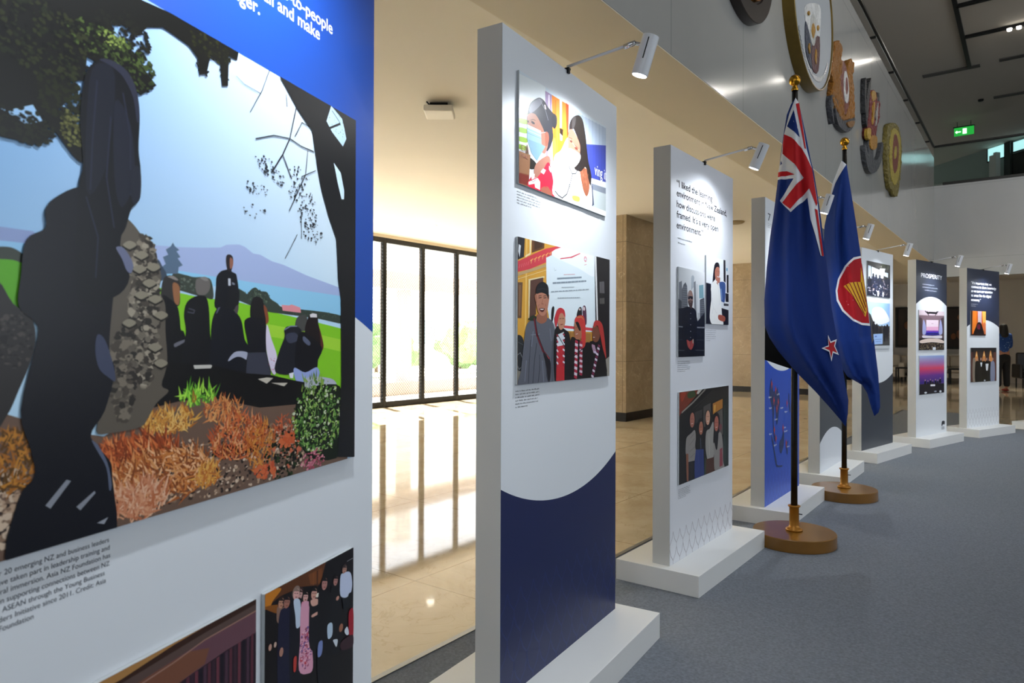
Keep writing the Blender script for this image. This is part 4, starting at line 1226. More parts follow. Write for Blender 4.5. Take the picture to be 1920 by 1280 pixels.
 'robed_delegates': ((0.078, 0.758, 0.57, 1.004), '3a2a28', '''
P 1e1c20 659 10077 7719 10041 7711 9443 652 9504
Q e0904c 1786 8339 2276 9616 2735 8324 2257 8121
Q f8d088 2095 8965 2273 9384 2440 8961
Q e0904c 3739 8361 4241 9654 4711 8346 4221 8141
Q f8d088 4056 8995 4238 9419 4409 8991
Q e0904c 5470 8388 5982 9695 6462 8374 5962 8166
Q f8d088 5793 9029 5979 9458 6154 9025
P 5a3028 863 9502 1288 9498 1241 5836 817 5849
P 6a3c30 6795 9451 7481 9445 7431 5752 6745 5773
Q 8e8070 1275 8451 2025 8493 2054 5811 1284 5835
E b88a78 2456 8518 195 190
Q 191714 1932 7969 2281 8310 2626 8305 2969 7950 2898 5838
Q 191714 1977 8126 2928 8109 2941 5783 1904 5816
E b88a78 3435 8589 197 191
Q 201e1a 2904 7951 3257 8295 3607 8289 3953 7933 3882 5807
Q 201e1a 2949 8109 3912 8093 3925 5753 2876 5785
E b88a78 4203 8493 199 191
Q 14120f 3668 7938 4024 8282 4377 8277 4727 7919 4655 5783
Q 14120f 3714 8096 4685 8080 4698 5729 3639 5762
E b88a78 4936 8568 201 192
Q 121110 4395 7925 4754 8271 5110 8265 5464 7905 5390 5761
Q 121110 4441 8084 5421 8067 5434 5706 4366 5739
E b88a78 5651 8472 202 193
Q 1c1a18 5106 7912 5468 8260 5828 8254 6184 7893 6110 5739
Q 1c1a18 5153 8072 6141 8055 6154 5683 5077 5717
E b88a78 6555 8545 205 195
Q 8a90a8 6003 7896 6370 8245 6733 8240 7093 7876 7018 5711
Q 8a90a8 6050 8057 7049 8040 7063 5655 5974 5689
P e8ecf0 3211 8158 3758 8149 3598 7620 3423 7624
P eef0f4 4617 7974 5420 7981 5229 7106 4783 7116
P b8bcc4 4192 5957 4612 5945 4610 5753 4190 5766
'''),
}
FLAG_SOUTHERN_STARS = [
 ('BODY', '08286c', '5 2581 25 2529 58 2364 86 2207 102 2138 124 1988 140 1865 159 1680 178 1527 193 1374 217 1222 239 1101 265 935 281 845 278 769 267 696 237 737 182 805 113 886 29 976 -22 1035 -86 1115 -135 1194 -161 1263 -164 1414 -151 1602 -132 1790 -114 1914 -96 2069 -80 2224 -62 2363 -44 2485 -21 2545'),
 ('BACK', '07080c', '-108 1412 -161 1263 -162 1065 -86 1037 -25 1016 29 1007 30 1285'),  # back fold lying in shade, its darkness painted as near-black cloth
 ('', 'd9dbe0', '4 2579 23 2544 62 2276 91 2160 118 1983 151 1656 137 1659 108 1772 83 1861 67 1988 -21 1906 -79 1984 -6 2099 -93 2112 -88 2159 -72 2259 -59 2365 -47 2415 -29 2488'),
 ('', '08286c', '-6 2504 26 2340 -42 2414'),
 ('', 'b3141c', '5 2539 23 2547 60 2270 52 2275'),
 ('', 'b3141c', '-58 2372 -18 2342 34 2279 62 2226 91 2160 120 1958 114 1940 76 2039 -24 1924 -67 1973 47 2106 -2 2182 -66 2258 -64 2315'),
 ('', 'b3141c', '-89 2155 -43 2151 -1 2120 -90 2126'),
 ('', '08286c', '-75 2221 -68 2199 -78 2192'),
 ('', 'b3141c', '106 1925 120 1918 153 1658 144 1656'),
 ('', 'e0e2e8', '174 1211 188 1174 221 1187 211 1148 231 1098 200 1111 191 1062 179 1117 140 1136 175 1152'),
 ('', 'a81420', '176 1195 186 1165 213 1176 206 1148 223 1110 198 1120 190 1080 182 1124 153 1138 178 1146'),
]
FLAG_RICE_STALKS = [
 ('BODY', '092c72', '-14 2532 14 2499 48 2264 76 2067 111 1806 138 1578 173 1304 182 1159 196 1195 225 933 235 779 237 695 227 656 200 628 180 685 153 793 119 854 70 884 21 914 -42 1023 -84 1181 -127 1484 -143 1932 -137 2051 -112 2181 -85 2294 -62 2374 -40 2453'),
 ('BACK', '08090e', '-41 1117 -42 1023 -11 929 14 890 39 886 63 902 43 993'),  # underside fold of the blue cloth, shade painted in as near-black
 ('', 'd9dbe0', '-21 2533 12 2500 -40 2412 -64 2365 -88 2291 -94 2295 -82 2367 -51 2454'),
 ('', 'e2e2e4', '112 1812 60 1796 1 1734 -44 1638 -59 1553 -52 1479 -15 1401 58 1327 115 1298 170 1292 159 1417 138 1594'),
 ('', 'a3121c', '112 1796 63 1779 11 1723 -32 1634 -47 1553 -40 1487 -5 1412 61 1341 115 1314 167 1310 156 1417 135 1594'),
 ('', 'd9a52c', '-6 1587 30 1605 73 1615 108 1615 109 1725 131 1611 145 1481 149 1401 139 1357 101 1426 44 1525'),
 ('', '7a1a14', '30 1605 36 1607 137 1377 133 1372'),
 ('', '7a1a14', '56 1612 62 1614 142 1401 137 1395'),
 ('', '7a1a14', '81 1614 87 1614 145 1433 142 1420'),
 ('', '7a1a14', '108 1615 113 1615 146 1473 143 1462'),
 ('', '7a1a14', '8 1593 14 1596 127 1382 121 1388'),
]
EMB4 = [
 ('BODY', '6e6228', '10091 4015 10660 4166 10930 4174 11138 4094 11203 3911 11120 3629 10970 3383 10826 3207 10520 3155 10368 3201 10183 3199 10009 3367 9925 3647 9968 3895'),
 ('', 'a8963c', '10398 4031 10791 4097 11036 4026 11058 3857 10964 3598 10765 3388 10473 3292 10225 3369 10137 3634 10207 3893'),
 ('', '6e2e20', '10458 3953 10721 3999 10864 3857 10745 3576 10479 3449 10320 3613'),
 ('', 'a8963c', '10491 3794 10675 3847 10644 3702 10460 3642'),
]
EMB3 = [
 ('D', '16171b', '8825 4212 8882 4220 8841 4101 8751 3897 8688 3634 8614 3615 8563 3707 8625 3967'),
 ('D', '1c1d20', '8521 4093 8593 4124 8565 3777 8512 3780'),
 ('D', '16171b', '9266 4173 9423 4215 9398 4076 9262 4038'),
 ('BODY', '6e1c1c', '8821 4068 9164 4162 9263 4094 9430 4103 9404 3926 9253 3775 9147 3602 8665 3488 8633 3620 8767 3831'),
 ('', 'a8802c', '8868 4073 9064 4139 9162 4084 8913 3978'),
 ('', 'b89438', '8595 3576 8808 3628 8757 3501 8610 3475'),
 ('', 'a8782c', '8777 3532 9167 3625 9143 3481 8801 3399'),
 ('D', '3e4044', '8711 3481 8948 3537 9022 3427 9059 3344 9261 3368 9453 3475 9599 3660 9697 3635 9581 3436 9309 3257 9034 3164 8793 3131 8611 3196 8500 3345 8572 3388 8706 3321'),
 ('', '9a9490', '9158 3954 9262 4057 9194 3835 9091 3735'),
 ('', 'b08a3a', '8941 3950 9020 3980 8955 3773 8876 3699'),
 ('', '9a9490', '9056 3872 9137 3930 9093 3809'),
]
EMB2 = [
 ('D', '6a2a20', '7373 3951 7547 3930 7631 3840 7685 3635 7535 3461 7395 3455 7296 3586 7265 3728'),
 ('', 'c8c4c0', '7439 3858 7545 3857 7622 3743 7582 3598 7467 3566 7400 3677'),
 ('', '6a2a20', '7473 3807 7544 3813 7571 3728 7511 3648 7449 3692'),
 ('BODY', '8c5a18', '7012 4004 7142 4067 7274 4100 7341 4055 7305 3967 7352 3937 7336 3840 7265 3728 7317 3653 7397 3554 7464 3450 7534 3403 7324 3352 7125 3390 7030 3393 6925 3480 6972 3610 6899 3689 6958 3808 7010 3913'),
 ('BODY', '94601c', '7658 4037 7771 4093 7932 4093 7931 4044 7851 3955 7925 3832 7945 3691 7917 3530 7680 3444 7498 3405 7609 3535 7700 3639 7630 3776 7619 3914'),
 ('D', '35363c', '6951 3502 7129 3542 7205 3441 7325 3390 7534 3403 7956 3540 7946 3464 7752 3351 7545 3285 7241 3263 7124 3316 7030 3408 6972 3349 7020 3245 6982 3250 6899 3386'),
 ('', '7a5220', '7533 3375 7869 3480 7845 3422 7641 3352'),
]
EMB1 = [
 ('', '2a3242', '5779 3789 5953 3665 5988 3473 5842 3501 5775 3584'),
 ('', '4a1c20', '6224 3819 6187 3515 5988 3473 5972 3665'),
 ('', 'c8c8c6', '5781 3920 6219 4094 6279 3985 6223 3806 6100 3684 5953 3646 5779 3783'),
 ('', 'b8b8b4', '5992 3927 6065 3917 6092 3824 6061 3709 6001 3665 5944 3681 5917 3760 5938 3869'),
 ('', 'a87c28', '5995 3852 6044 3845 6063 3813 6037 3765 5998 3725 5959 3740 5936 3767 5956 3815'),
 ('', 'a87c28', '6084 3666 6119 3639 6097 3541 6058 3579'),
 ('', 'a87c28', '5877 3644 5895 3588 5876 3556 5848 3597'),
 ('', 'a87c28', '6154 3892 6184 3877 6153 3846 6133 3865'),
 ('', 'a87c28', '5850 3897 5873 3881 5849 3860 5821 3868'),
]

# ------------------------------------------------------------------ the building shell
M_FLOOR = tile_mat('beige_polished_marble', 'c4b090', 'd8c8aa', '9c8868', 1.2, 1.2, 0.05, 0.0035, vein='b09a78', noisescale=2.2)
M_STONE = tile_mat('brown_marble_cladding', '8a775c', 'a08c70', '6a5a44', 1.6, 0.88, 0.28, 0.004, vein='c8b498', rot=(R(90), 0, 0), noisescale=2.6)
M_GREYW = tile_mat('grey_glossy_wall_panels', 'a09f9b', 'a5a4a0', '7c7f7e', 2.33, 1.15, 0.11, 0.003, rot=(0, R(90), 0), noisescale=0.7)
M_GREYE = tile_mat('grey_end_wall_panels', 'b4b5b4', 'babbba', '989998', 2.3, 1.4, 0.25, 0.003, rot=(R(90), 0, 0), noisescale=0.7)
M_CREAM = mat('cream_ceiling_paint', 'e6e0d4', 0.7, noise=0.03, nscale=1.2)
M_SOFFIT = mat('cream_soffit_paint', 'ded3bd', 0.55, noise=0.03, nscale=1.2)
M_CEIL = mat('upper_ceiling_grey', 'b4ada2', 0.8, noise=0.03, nscale=0.8)
M_WALLW = mat('offwhite_wall', 'c8c6c4', 0.7, noise=0.03, nscale=2)
M_CARPET = mat('charcoal_needle_carpet', '767b83', 0.95, noise=0.5, nscale=95, bump=0.6, bscale=260)
M_OUTW = mat('white_render', 'f0efe8', 0.8, noise=0.03); M_OUTG = mat('pale_concrete', 'd9d6cc', 0.8, noise=0.06, nscale=3)
M_TAN = mat('tan_beam', 'bcaea0', 0.8, noise=0.04)

struct('floor', MB().box(-9.3, 8, -4, 26, -0.2, 0), M_FLOOR, 'polished beige marble floor reflecting the grille windows')
cp = MB()
cpts = [(-1.785, -3.9), (7.9, -3.9), (7.9, 11.4), (-0.1, 11.5), (-0.6, 11.9), (-1.0, 13.6), (-1.785, 13.6)]
cp.prism(cpts, lambda p: (p[0], p[1], 0.0005), lambda p: (p[0], p[1], 0.007))
o = cp.build('carpet', M_CARPET); tag(o, 'charcoal grey exhibition carpet laid over the marble under the panels', 'carpet')
struct('trim_1', MB().box(-1.81, -1.785, -3.9, 13.6, 0.0005, 0.012), M_STEEL, 'thin metal strip edging the carpet')
# cream ceiling at left, lowered soffit strip under the gallery edge
struct('ceiling', MB().box(-9.3, -2.02, -4, 25.2, 3.035, 3.25), M_CREAM, 'flat cream ceiling between the grille windows and the soffit')
struct('ceiling_soffit', MB().box(-2.02, -1.765, -4, 15.76, 2.70, 3.25).box(-1.765, -1.547, -4, 15.76, 2.70, 2.706), M_SOFFIT, 'lowered cream soffit strip below the grey wall')
struct('ceiling_back', MB().box(-2.02, 8, 15.96, 25.2, 3.035, 3.25), M_WALLW, 'pale ceiling of the lounge beyond the end wall')
struct('wall_left', MB().box(-1.765, -1.545, -4, 15.76, 2.706, 4.79), M_GREYW, 'glossy grey gallery wall carrying the carved emblems')
struct('wall_end', MB().box(-1.545, 8, 15.76, 15.96, 2.45, 4.24), M_GREYE, 'grey wall band spanning the hall end above the lounge opening')
struct('wall_right', MB().box(8, 8.2, -4, 26, 0, 7.2), M_WALLW, 'right wall of the hall')
struct('wall_back', MB().box(-9.3, 8, -4.2, -4, 0, 7.2), M_WALLW, 'wall behind the photographer')
struct('wall_far', MB().box(-9.3, 8, 25, 25.2, 0, 3.1), M_WALLW, 'pale far wall of the lounge with dark paintings')
struct('wall_window_near', MB().box(-9.35, -9.1, -4, 2.56, 0, 3.25), M_WALLW, 'wall before the grille windows')
struct('wall_window_far', MB().box(-9.35, -9.1, 16.0, 26, 0, 3.25), M_WALLW, 'wall past the grille windows')
struct('ceiling_upper', MB().box(-9.3, 8.2, -4.2, 31, 7.0, 7.2), M_CEIL, 'high dark grey ceiling with slots')
struct('wall_upper_left', MB().box(-9.35, -9.1, -4, 31, 3.25, 7.0), M_WALLW, 'upper storey wall at left')
struct('floor_upper', MB().box(-9.3, 8, 15.96, 31, 3.25, 3.4), M_WALLW, 'upper landing floor')
struct('trim_2', MB().box(-9.14, -9.06, -4, 25, 2.985, 3.035), M_SOFFIT, 'thin cornice over the grille windows')

# marble pillars
def pillar(x0, x1, y0, y1, label, base=True):
    t = thing('marble_pillar', ((x0 + x1) / 2, (y0 + y1) / 2, 0), 0, label, 'pillar')
    cx, cy = (x0 + x1) / 2, (y0 + y1) / 2
    MB().box(x0 - cx, x1 - cx, y0 - cy, y1 - cy, 0.13, 3.035).build('shaft', M_STONE, t)
    MB().box(x0 - cx - .004, x1 - cx + .004, y0 - cy - .004, y1 - cy + .004, 0.0, 0.13).build('skirting', M_BLACK, t)
    return t
pillar(-5.9, -4.744, 9.047, 10.35, 'brown marble pillar seen between the two nearest full panels')
pillar(-6.2, -3.93, 16.29, 17.4, 'wide brown marble pier farther back beside the lounge')

# ------------------------------------------------------------------ grille windows
def lattice(w, h, z0):
    mb = MB(); p = 0.058; t = 0.0029; k = -h
    def seg(a, b):
        d = (Vector(b) - Vector(a)); 
        if d.length < 0.01: return
        d.normalize(); n = Vector((-d.y, d.x)) * t
        v = []
        for xx in (-0.002, 0.002):
            for q in (Vector(a) - n, Vector(b) - n, Vector(b) + n, Vector(a) + n): v.append(mb.bm.verts.new((xx, q.x, q.y + z0)))
        mb.bm.faces.new(v[0:4][::-1]); mb.bm.faces.new(v[4:8])
        for i in range(4): mb.bm.faces.new((v[i], v[(i + 1) % 4], v[4 + (i + 1) % 4], v[4 + i]))
    while k < w:
        # rising lines y = k + z ; falling mirror
        a = (max(k, 0), max(k, 0) - k); b_y = min(w, k + h); b = (b_y, b_y - k)
        if b[0] > a[0]:
            seg(a, b); seg((w - a[0], a[1]), (w - b[0], b[1]))
        k += p
    return mb
M_MESH = mat('expanded_metal_bronze', '6a5548', 0.5, 0.4)
PITCH = 0.96
lat_o = None
for k in range(14):
    y = 8.317 + (k - 6) * PITCH
    w = thing('window_%d' % (k + 1), (-9.127, y, 0), 0, 'tall black framed window bay with diamond metal grille, number %d along the hall' % (k + 1), 'window', None, 'structure')
    if lat_o is None:
        fr = MB()
        fr.box(-.04, .04, -.04, .04, 0.0, 2.985); fr.box(-.04, .04, .04, PITCH - .04, 2.90, 2.985); fr.box(-.04, .04, .04, PITCH - .04, 0.0, 0.10)
        fr_o = fr.build('window_frame', M_BLACK, w, bevel=0.004)
        lat_o = lattice(PITCH - .08, 2.80, 0.10).build('grille', M_MESH, w, loc=(0, 0.04, 0))
        kn = MB()
        for i in range(46):
            z = 0.13 + i * 0.0605
            kn.box(-.02, .02, .038, .052, z, z + .028); kn.box(-.02, .02, PITCH - .052, PITCH - .038, z, z + .028)
        kn_o = kn.build('grille_clips', M_BLACK, w)
    else:
        for src in (fr_o, lat_o, kn_o):
            c = src.copy(); C.objects.link(c); c.parent = w
struct('trim_3', MB().box(-9.17, -9.087, 2.52 + 14 * PITCH, 2.60 + 14 * PITCH, 0, 2.985), M_BLACK, 'last black window post')

# ------------------------------------------------------------------ outdoors beyond the grille
struct('ground', MB().box(-60, -9.3, -25, 60, -0.3, -0.06), M_OUTG, 'bright paved ground outside the windows')
o = MB().box(-11.8, -11.5, -12, 40, -0.06, 0.24).build('low_kerb_wall', M_TAN, bevel=0.02); tag(o, 'low tan kerb wall running outside the windows', 'low wall')
o = MB().box(-11.84, -11.5, -12, 40, 2.36, 2.74).build('canopy_beam', M_TAN); tag(o, 'horizontal tan beam spanning the white posts outside', 'beam')
for i, yy in enumerate((2.0, 6.6, 11.2, 15.8, 20.4, 25.0)):
    o = MB().box(-12.3, -11.85, yy, yy + .5, -0.06, 3.6).build('white_post', M_OUTW, bevel=0.01)
    tag(o, 'white square post holding up the tan beam outside', 'post', 'white posts outside the windows')
M_LEAF = [mat('leaf_a', '7fae5c', 0.7, noise=0.4, nscale=6), mat('leaf_b', '9cc474', 0.7, noise=0.4, nscale=6), mat('leaf_c', '6a9a58', 0.7, noise=0.4, nscale=6)]
rnd = random.Random(7)
def shrub(x, y, s, i):
    t = thing('garden_shrub', (x, y, -0.06), 0, 'leafy green shrub in the sunlit garden outside the grille windows', 'shrub', 'garden shrubs outside the windows')
    f = MB()
    for q in range(7):
        f.blob((rnd.uniform(-.6, .6) * s, rnd.uniform(-.6, .6) * s, (0.7 + rnd.uniform(-.3, .6)) * s), 0.45 * s, 1, 1, rnd.uniform(.7, 1), 3, 0.16, q + i * 9)
    f.build('foliage', M_LEAF[i % 3], t)
    MB().tube((0, 0, 0), (0, 0, .6 * s), .06 * s, .04 * s, 8).build('stem', mat('bark_%d' % i, '6a5240', 0.9), t)
for i in range(16): shrub(-17.5 - (i % 2) * 3.2, -4 + i * 2.5, rnd.uniform(1.0, 1.45), i)
bh = thing('white_building', (-30, 14, 0), 0, 'pale building across the garden outside the windows', 'building')
MB().box(-2, 2, -26, 34, -.06, 7).build('wall', M_OUTW, bh)
for i in range(9): MB().box(2.0, 2.06, -22 + i * 6, -20 + i * 6, 1, 2.4).build('window', mat('tinted_pane_%d' % i, '9ab0b4', 0.2), bh)

# ------------------------------------------------------------------ display panels
W = 0.8535; T = 0.0882; HB = 0.1056; H = 2.0
def face_sheet(kind, top, bot, zc=None, top_hill=False, pattern=None, map_=False):
    # whole front face in two colours split by an arc of 1 m radius centred across the panel
    s = Sheet((0.0005, W - .0005, 0.0005, H - .0005))
    n = 40; c = 0.4268
    s.poly([(0, 0), (W, 0), (W, H), (0, H)], top)
    xs = [W * i / n for i in range(n + 1)]
    if kind == 'bowl': arc = [(x, zc + 1 - math.sqrt(1 - (x - c) ** 2)) for x in xs]
    elif kind == 'hill': arc = [(x, zc - 1 + math.sqrt(1 - (x - c) ** 2)) for x in xs]
    else: arc = None
    if arc: s.poly([(0, 0), (W, 0)] + arc[::-1], bot)
    if pattern:
        col, z1 = pattern; px, pz = 0.078, 0.125
        s.k += 1
        for j in range(int(z1 / pz) + 2):
            for i in range(-1, 13):
                x = i * px + (px / 2 if j % 2 else 0); z = -0.06 + j * pz * 0.62
                q = 1.0 - max(0, z) / z1
                if q <= 0: continue
                wd = 0.0055 * min(1, 0.3 + q)
                for sg in (-1, 1):
                    s.stroke(col, wd, [(x, z), (x + sg * px * .32, z + .026), (x + sg * px * .5, z + .060)], step=False)
                s.stroke(col, wd, [(x, z), (x, z - .026)], step=False)
    return s
def spotlight(root, tilt, idx, power, label):
    # clamp arm + cylindrical lamp head, built in panel coordinates but standing as its own thing
    t = thing('arm_spotlight', tuple(root.location), root.rotation_euler.z, label, 'spotlight', None)
    t.location.z = 0
    s0 = 0.42; zt = HB + H
    J = Vector((0.245, s0, 2.145)); Hd = Vector((0.283, s0, 2.094))
    ax = Vector((-math.sin(R(tilt)), 0, -math.cos(R(tilt))))
    MB().box(-0.03, 0.010, s0 - .008, s0 + .008, zt, zt + .007).box(0.002, .009, s0 - .006, s0 + .006, zt - .012, zt).build('clamp', M_DARKMET, t)
    MB().tube((0.0, s0, zt + .012), J, 0.0048, n=12).build('arm', M_LAMPW, t, smooth=True)
    d = (Vector(J) - Vector((0, s0, zt))).normalized()
    MB().tube(J - d * .035, J + d * .004, 0.0085, n=14).tube(J, Hd + Vector((0, 0, .035)), .006, n=10).build('swivel_joint', M_CHROME, t, smooth=True)
    a, b = Hd - ax * .065, Hd + ax * .062
    hd = MB().tube(a, b, .027, n=32).build('lamp_head', M_LAMPW, t, bevel=0.002)
    sd = Vector((0.25, -0.97, 0)); sd = (sd - ax * sd.dot(ax)).normalized()
    m = MB()
    for u, l in ((-.045, .008), (-.012, .026)):
        c0 = Hd + ax * u; mtx = Matrix.Translation(c0 + sd * .0262) @ Matrix(((ax.cross(sd).x, sd.x, ax.x), (ax.cross(sd).y, sd.y, ax.y), (ax.cross(sd).z, sd.z, ax.z))).to_4x4()
        m.box(-.0018, .0018, -.0012, .0016, -l, l, mtx)
    m.build('vent_slot', M_DARKMET, hd)
    MB().tube(b, b + ax * .0015, .0225, n=28).build('lens', M_LENS, t)
    ld = bpy.data.lights.new('spot_beam', 'SPOT'); ld.energy = power; ld.spot_size = R(146); ld.spot_blend = 1.0
    ld.color = (0.86, 0.93, 1.0); ld.shadow_soft_size = 0.02
    lo = bpy.data.objects.new('spot_beam', ld); C.objects.link(lo); lo.parent = t; lo.location = b + ax * .012
    lo.rotation_euler = (-ax).to_track_quat('Z', 'Y').to_euler()
    return t

def board(root, rect, art, label, name='photo_board'):
    s0, s1, z0, z1 = rect
    b = MB().box(0.0015, 0.0090, s0, s1, HB + z0, HB + z1).build(name, M_BOARD, root, bevel=0.0015)
    b['label'] = label
    (bgc), data = ART[art][1], ART[art][2]
    sh = Sheet((s0 + .0005, s1 - .0005, z0 + .0005, z1 - .0005), seed=len(art))
    sh.poly([(s0, z0), (s1, z0), (s1, z1), (s0, z1)], bgc)
    sh.run(data)
    p = sh.build('photo_print', b, 0.0096); p.location.z = HB
    return b
def dashes(root, s0, s1, z0, z1, rows, col='3c4048', seed=3, th=0.0042, name='caption'):
    sh = Sheet(seed=seed); r = random.Random(seed); dz = (z1 - z0) / max(1, rows - 1) if rows > 1 else 0
    for i in range(rows):
        x = s0; e = s1 - (r.uniform(0, .15) if i < rows - 1 else r.uniform(.3, .6)) * (s1 - s0); z = z1 - i * dz
        while x < e:
            l = r.uniform(.006, .024)
            # a word is a run of small letter-like strokes
            q = x
            while q < min(x + l, e):
                hgt = th * r.choice((0.62, 0.62, 0.62, 1.0)); sh.k = 0
                sh.poly([(q, z), (q + .0013, z), (q + .0013, z + hgt), (q, z + hgt)], col)
                sh.k = 0; zz = z + r.choice((0, th * .55)); sh.poly([(q, zz), (q + .0026, zz), (q + .0026, zz + .0007), (q, zz + .0007)], col); q += .0034
            x += l + .005
    o = sh.build(name, root, 0.0012, M_PRINT); o.location.z = HB
    return o

LOCS = {1: (-0.850, 0.188, -18.87), 2: (-1.244, 1.593, -5.55), 3: (-1.372, 3.060, -0.03), 4: (-1.376, 4.522, -0.62), 5: (-1.375, 5.958, 0.0),
        6: (-1.340, 7.465, 10.24), 7: (-1.044, 8.904, 15.09), 8: (-0.654, 10.279, 20.81), 9: (0.03, 11.56, 25.0)}
PLAB = {1: 'nearest white display panel at left edge with big hillside photograph under a blue band',
        2: 'tall white display panel with clinic and village photographs above a navy base',
        3: 'white display panel with a black quotation about New Zealand and four photographs of people',
        4: 'white display panel behind the front flag with a blue map of labelled countries',
        5: 'display panel with dark grey upper face and white hill curve, behind the second flag',
        6: 'white display panel with two crowd photographs and charcoal lower face',
        7: 'display panel headed PROSPERITY with conference and sunset stage photographs',
        8: 'display panel with a white quotation on dark navy, orange portrait and formal group',
        9: 'last display panel at the right frame edge with only its plinth showing'}
FACES = {1: ('hill', '184aa6', 'e2e6eb', 1.175, None), 2: ('bowl', 'e2e6eb', '142050', 0.532, ('1a2c66', 0.45)), 3: ('flat', 'e0e2e8', None, None, ('b4b0b6', 0.19)),
         4: ('bowl', 'e2e6eb', '1c4cb8', 0.866, ('2a5ecc', 0.3)), 5: ('hill', '3c4149', 'dde1e8', 0.335, None), 6: ('bowl', 'e2e6eb', '343a43', 0.649, None),
         7: ('hill', '262c3c', 'e2e6eb', 1.595, None), 8: ('hill', '232a40', 'e2e6eb', 1.360, ('c0c2c8', 0.30)), 9: ('flat', 'e0e2e8', None, None, None)}
PANEL = {}
for k, (x, y, a) in LOCS.items():
    root = thing('display_panel', (x, y, 0), R(-a), PLAB[k], 'display panel', None)
    if k == 3: root.rotation_euler.y = 0
    PANEL[k] = root
    MB().box(-T - .168, .166, -.0527, W + .055, 0.007, HB).build('plinth', M_PLINTH, root, bevel=0.0015)
    MB().box(-T, 0, 0, W, HB, HB + H).build('upright', M_WHITE, root, bevel=0.0012)
    kind, top, bot, zc, pat = FACES[k]
    o = face_sheet(kind, top, bot, zc, pattern=pat).build('printed_graphic', root, 0.0008, M_PRINT); o.location.z = HB

SPOT_LAB = {1: 'spotlight above the nearest hillside panel, out of the top of view', 2: 'lit white arm spotlight over the clinic photograph, largest of all',
            3: 'white arm spotlight over the quotation about learning, lamp turned away', 4: 'lit spotlight seen between the two flags', 5: 'small lit spotlight just right of the second flag',
            6: 'small lit spotlight above the two crowd photographs', 7: 'tiny spotlight right of the PROSPERITY panel top', 8: 'farthest small spotlight above the dark quotation panel'}
for k in range(1, 9): spotlight(PANEL[k], 24 if k == 3 else 18, k, SPOT_POWER * (1.15 if k == 1 else 0.7 if k == 3 else 1), SPOT_LAB[k])

p = PANEL[1]
board(p, ART['hillside'][0], 'hillside', 'large photograph of people seated on a green hillside beside carved posts')
board(p, ART['evening_group'][0], 'evening_group', 'small photograph of a smartly dressed evening group')
board(p, ART['curtained_hall'][0], 'curtained_hall', 'photograph of a curtained wooden hall')
for i, (t_, s1, z) in enumerate((('our lasting people-to-people', .694, 1.650), ('connections enrich us all and make', .652, 1.6215), ('us stronger.', .483, 1.592))):
    text('heading_line', t_, s1, HB + z, .0235, M_INKW, p, align='RIGHT', width=None, bold=.012)
for i, l in enumerate(('Over 20 emerging NZ and business leaders', 'have taken part in leadership training and', 'cultural immersion. Asia NZ Foundation has', 'been supporting connections between NZ', 'and ASEAN through the Young Business', 'Leaders Initiative since 2011. Credit: Asia', 'NZ Foundation')):
    text('caption', l, (.205, .206, .207, .206, .199, .201, .109)[i], HB + .8115 - i * .0098, .0062, M_INKG, p, align='RIGHT')
dashes(p, .49, .72, .20, .235, 4, seed=11)
p = PANEL[2]
board(p, ART['clinic'][0], 'clinic', 'photograph of a masked child and a doctor with a stethoscope')
board(p, ART['village'][0], 'village', 'photograph of a man in a grey jumper with three women in red headscarves')
text('photo_lettering', 'ving it', .622, HB + 1.680, .042, M_INKW, p, width=.108, x=.0122)
text('photo_lettering', 'ED', .092, HB + 1.643, .019, mat('red_lettering', '6e2a1c', .5), p, width=.043, x=.0122)
text('photo_lettering', 'ICAL', .092, HB + 1.625, .009, mat('red_lettering_small', '8a4030', .5), p, width=.043, x=.0122)
dashes(p, .085, .235, 1.482, 1.517, 5, seed=2); dashes(p, .081, .24, .860, .909, 6, seed=5)
p = PANEL[3]
board(p, ART['city_portrait'][0], 'city_portrait', 'tall photograph of a bald man in black before city towers')
board(p, ART['office_portrait'][0], 'office_portrait', 'photograph of a smiling woman in a white coat at a desk')
board(p, ART['four_women'][0], 'four_women', 'dark photograph of four women standing together')
for l, z, s1 in (('\u201cI liked the learning', 1.815, .534), ('environment in New Zealand,', 1.768, .752), ('how discussions were', 1.715, .574), ('framed. It\u2019s a very open', 1.665, .621), ('environment.\u201d', 1.613, .403)):
    text('quotation_line', l, .070, HB + z, .034, M_INK, p, width=s1 - .070, bold=.014)
dashes(p, .086, .28, 1.54, 1.563, 2, seed=6, th=.007); dashes(p, .084, .24, .917, .965, 6, seed=7); dashes(p, .446, .594, 1.069, 1.123, 6, seed=8, col='8a8e98'); dashes(p, .097, .25, .30, .342, 6, seed=9)
p = PANEL[4]
sh = Sheet((0.002, W - .002, 0.01, .86))
sh.k = 40
for q in ('144 826 160 790 175 760 184 739 200 735 262 742 285 760 300 730 330 700 345 650 325 610 300 540 270 505 255 540 240 610 215 640 205 590 195 530 215 470 235 430 232 405 215 400 200 440 185 500 170 580 150 640 120 680 101 744 120 790', '148 450 160 440 190 400 225 330 262 270 272 240 250 235 215 300 180 370 150 420', '432 445 450 430 442 354 400 312 373 300 340 320 329 368 345 390 385 400', '501 380 520 360 560 370 530 330 545 290 523 270 505 310 490 340', '560 700 580 690 585 640 610 590 600 560 575 600 560 650', '270 238 320 225 400 215 400 205 320 212 262 225'):
    v = [int(a) / 1000 for a in q.split()]; sh.poly(catmull([(v[i], v[i + 1]) for i in range(0, len(v), 2)]), '152f63')
for (a, b) in ((.15, .77), (.24, .73), (.20, .66), (.30, .64), (.27, .60), (.52, .62), (.42, .455), (.21, .46), (.25, .40), (.50, .34)):
    sh.poly([(a, b - .02), (a + .012, b + .02), (a, b + .045), (a - .012, b + .02)], 'c0343c'); sh.poly([(a - .006, b), (a + .02, b + .012), (a + .004, b + .03)], 'c0343c')
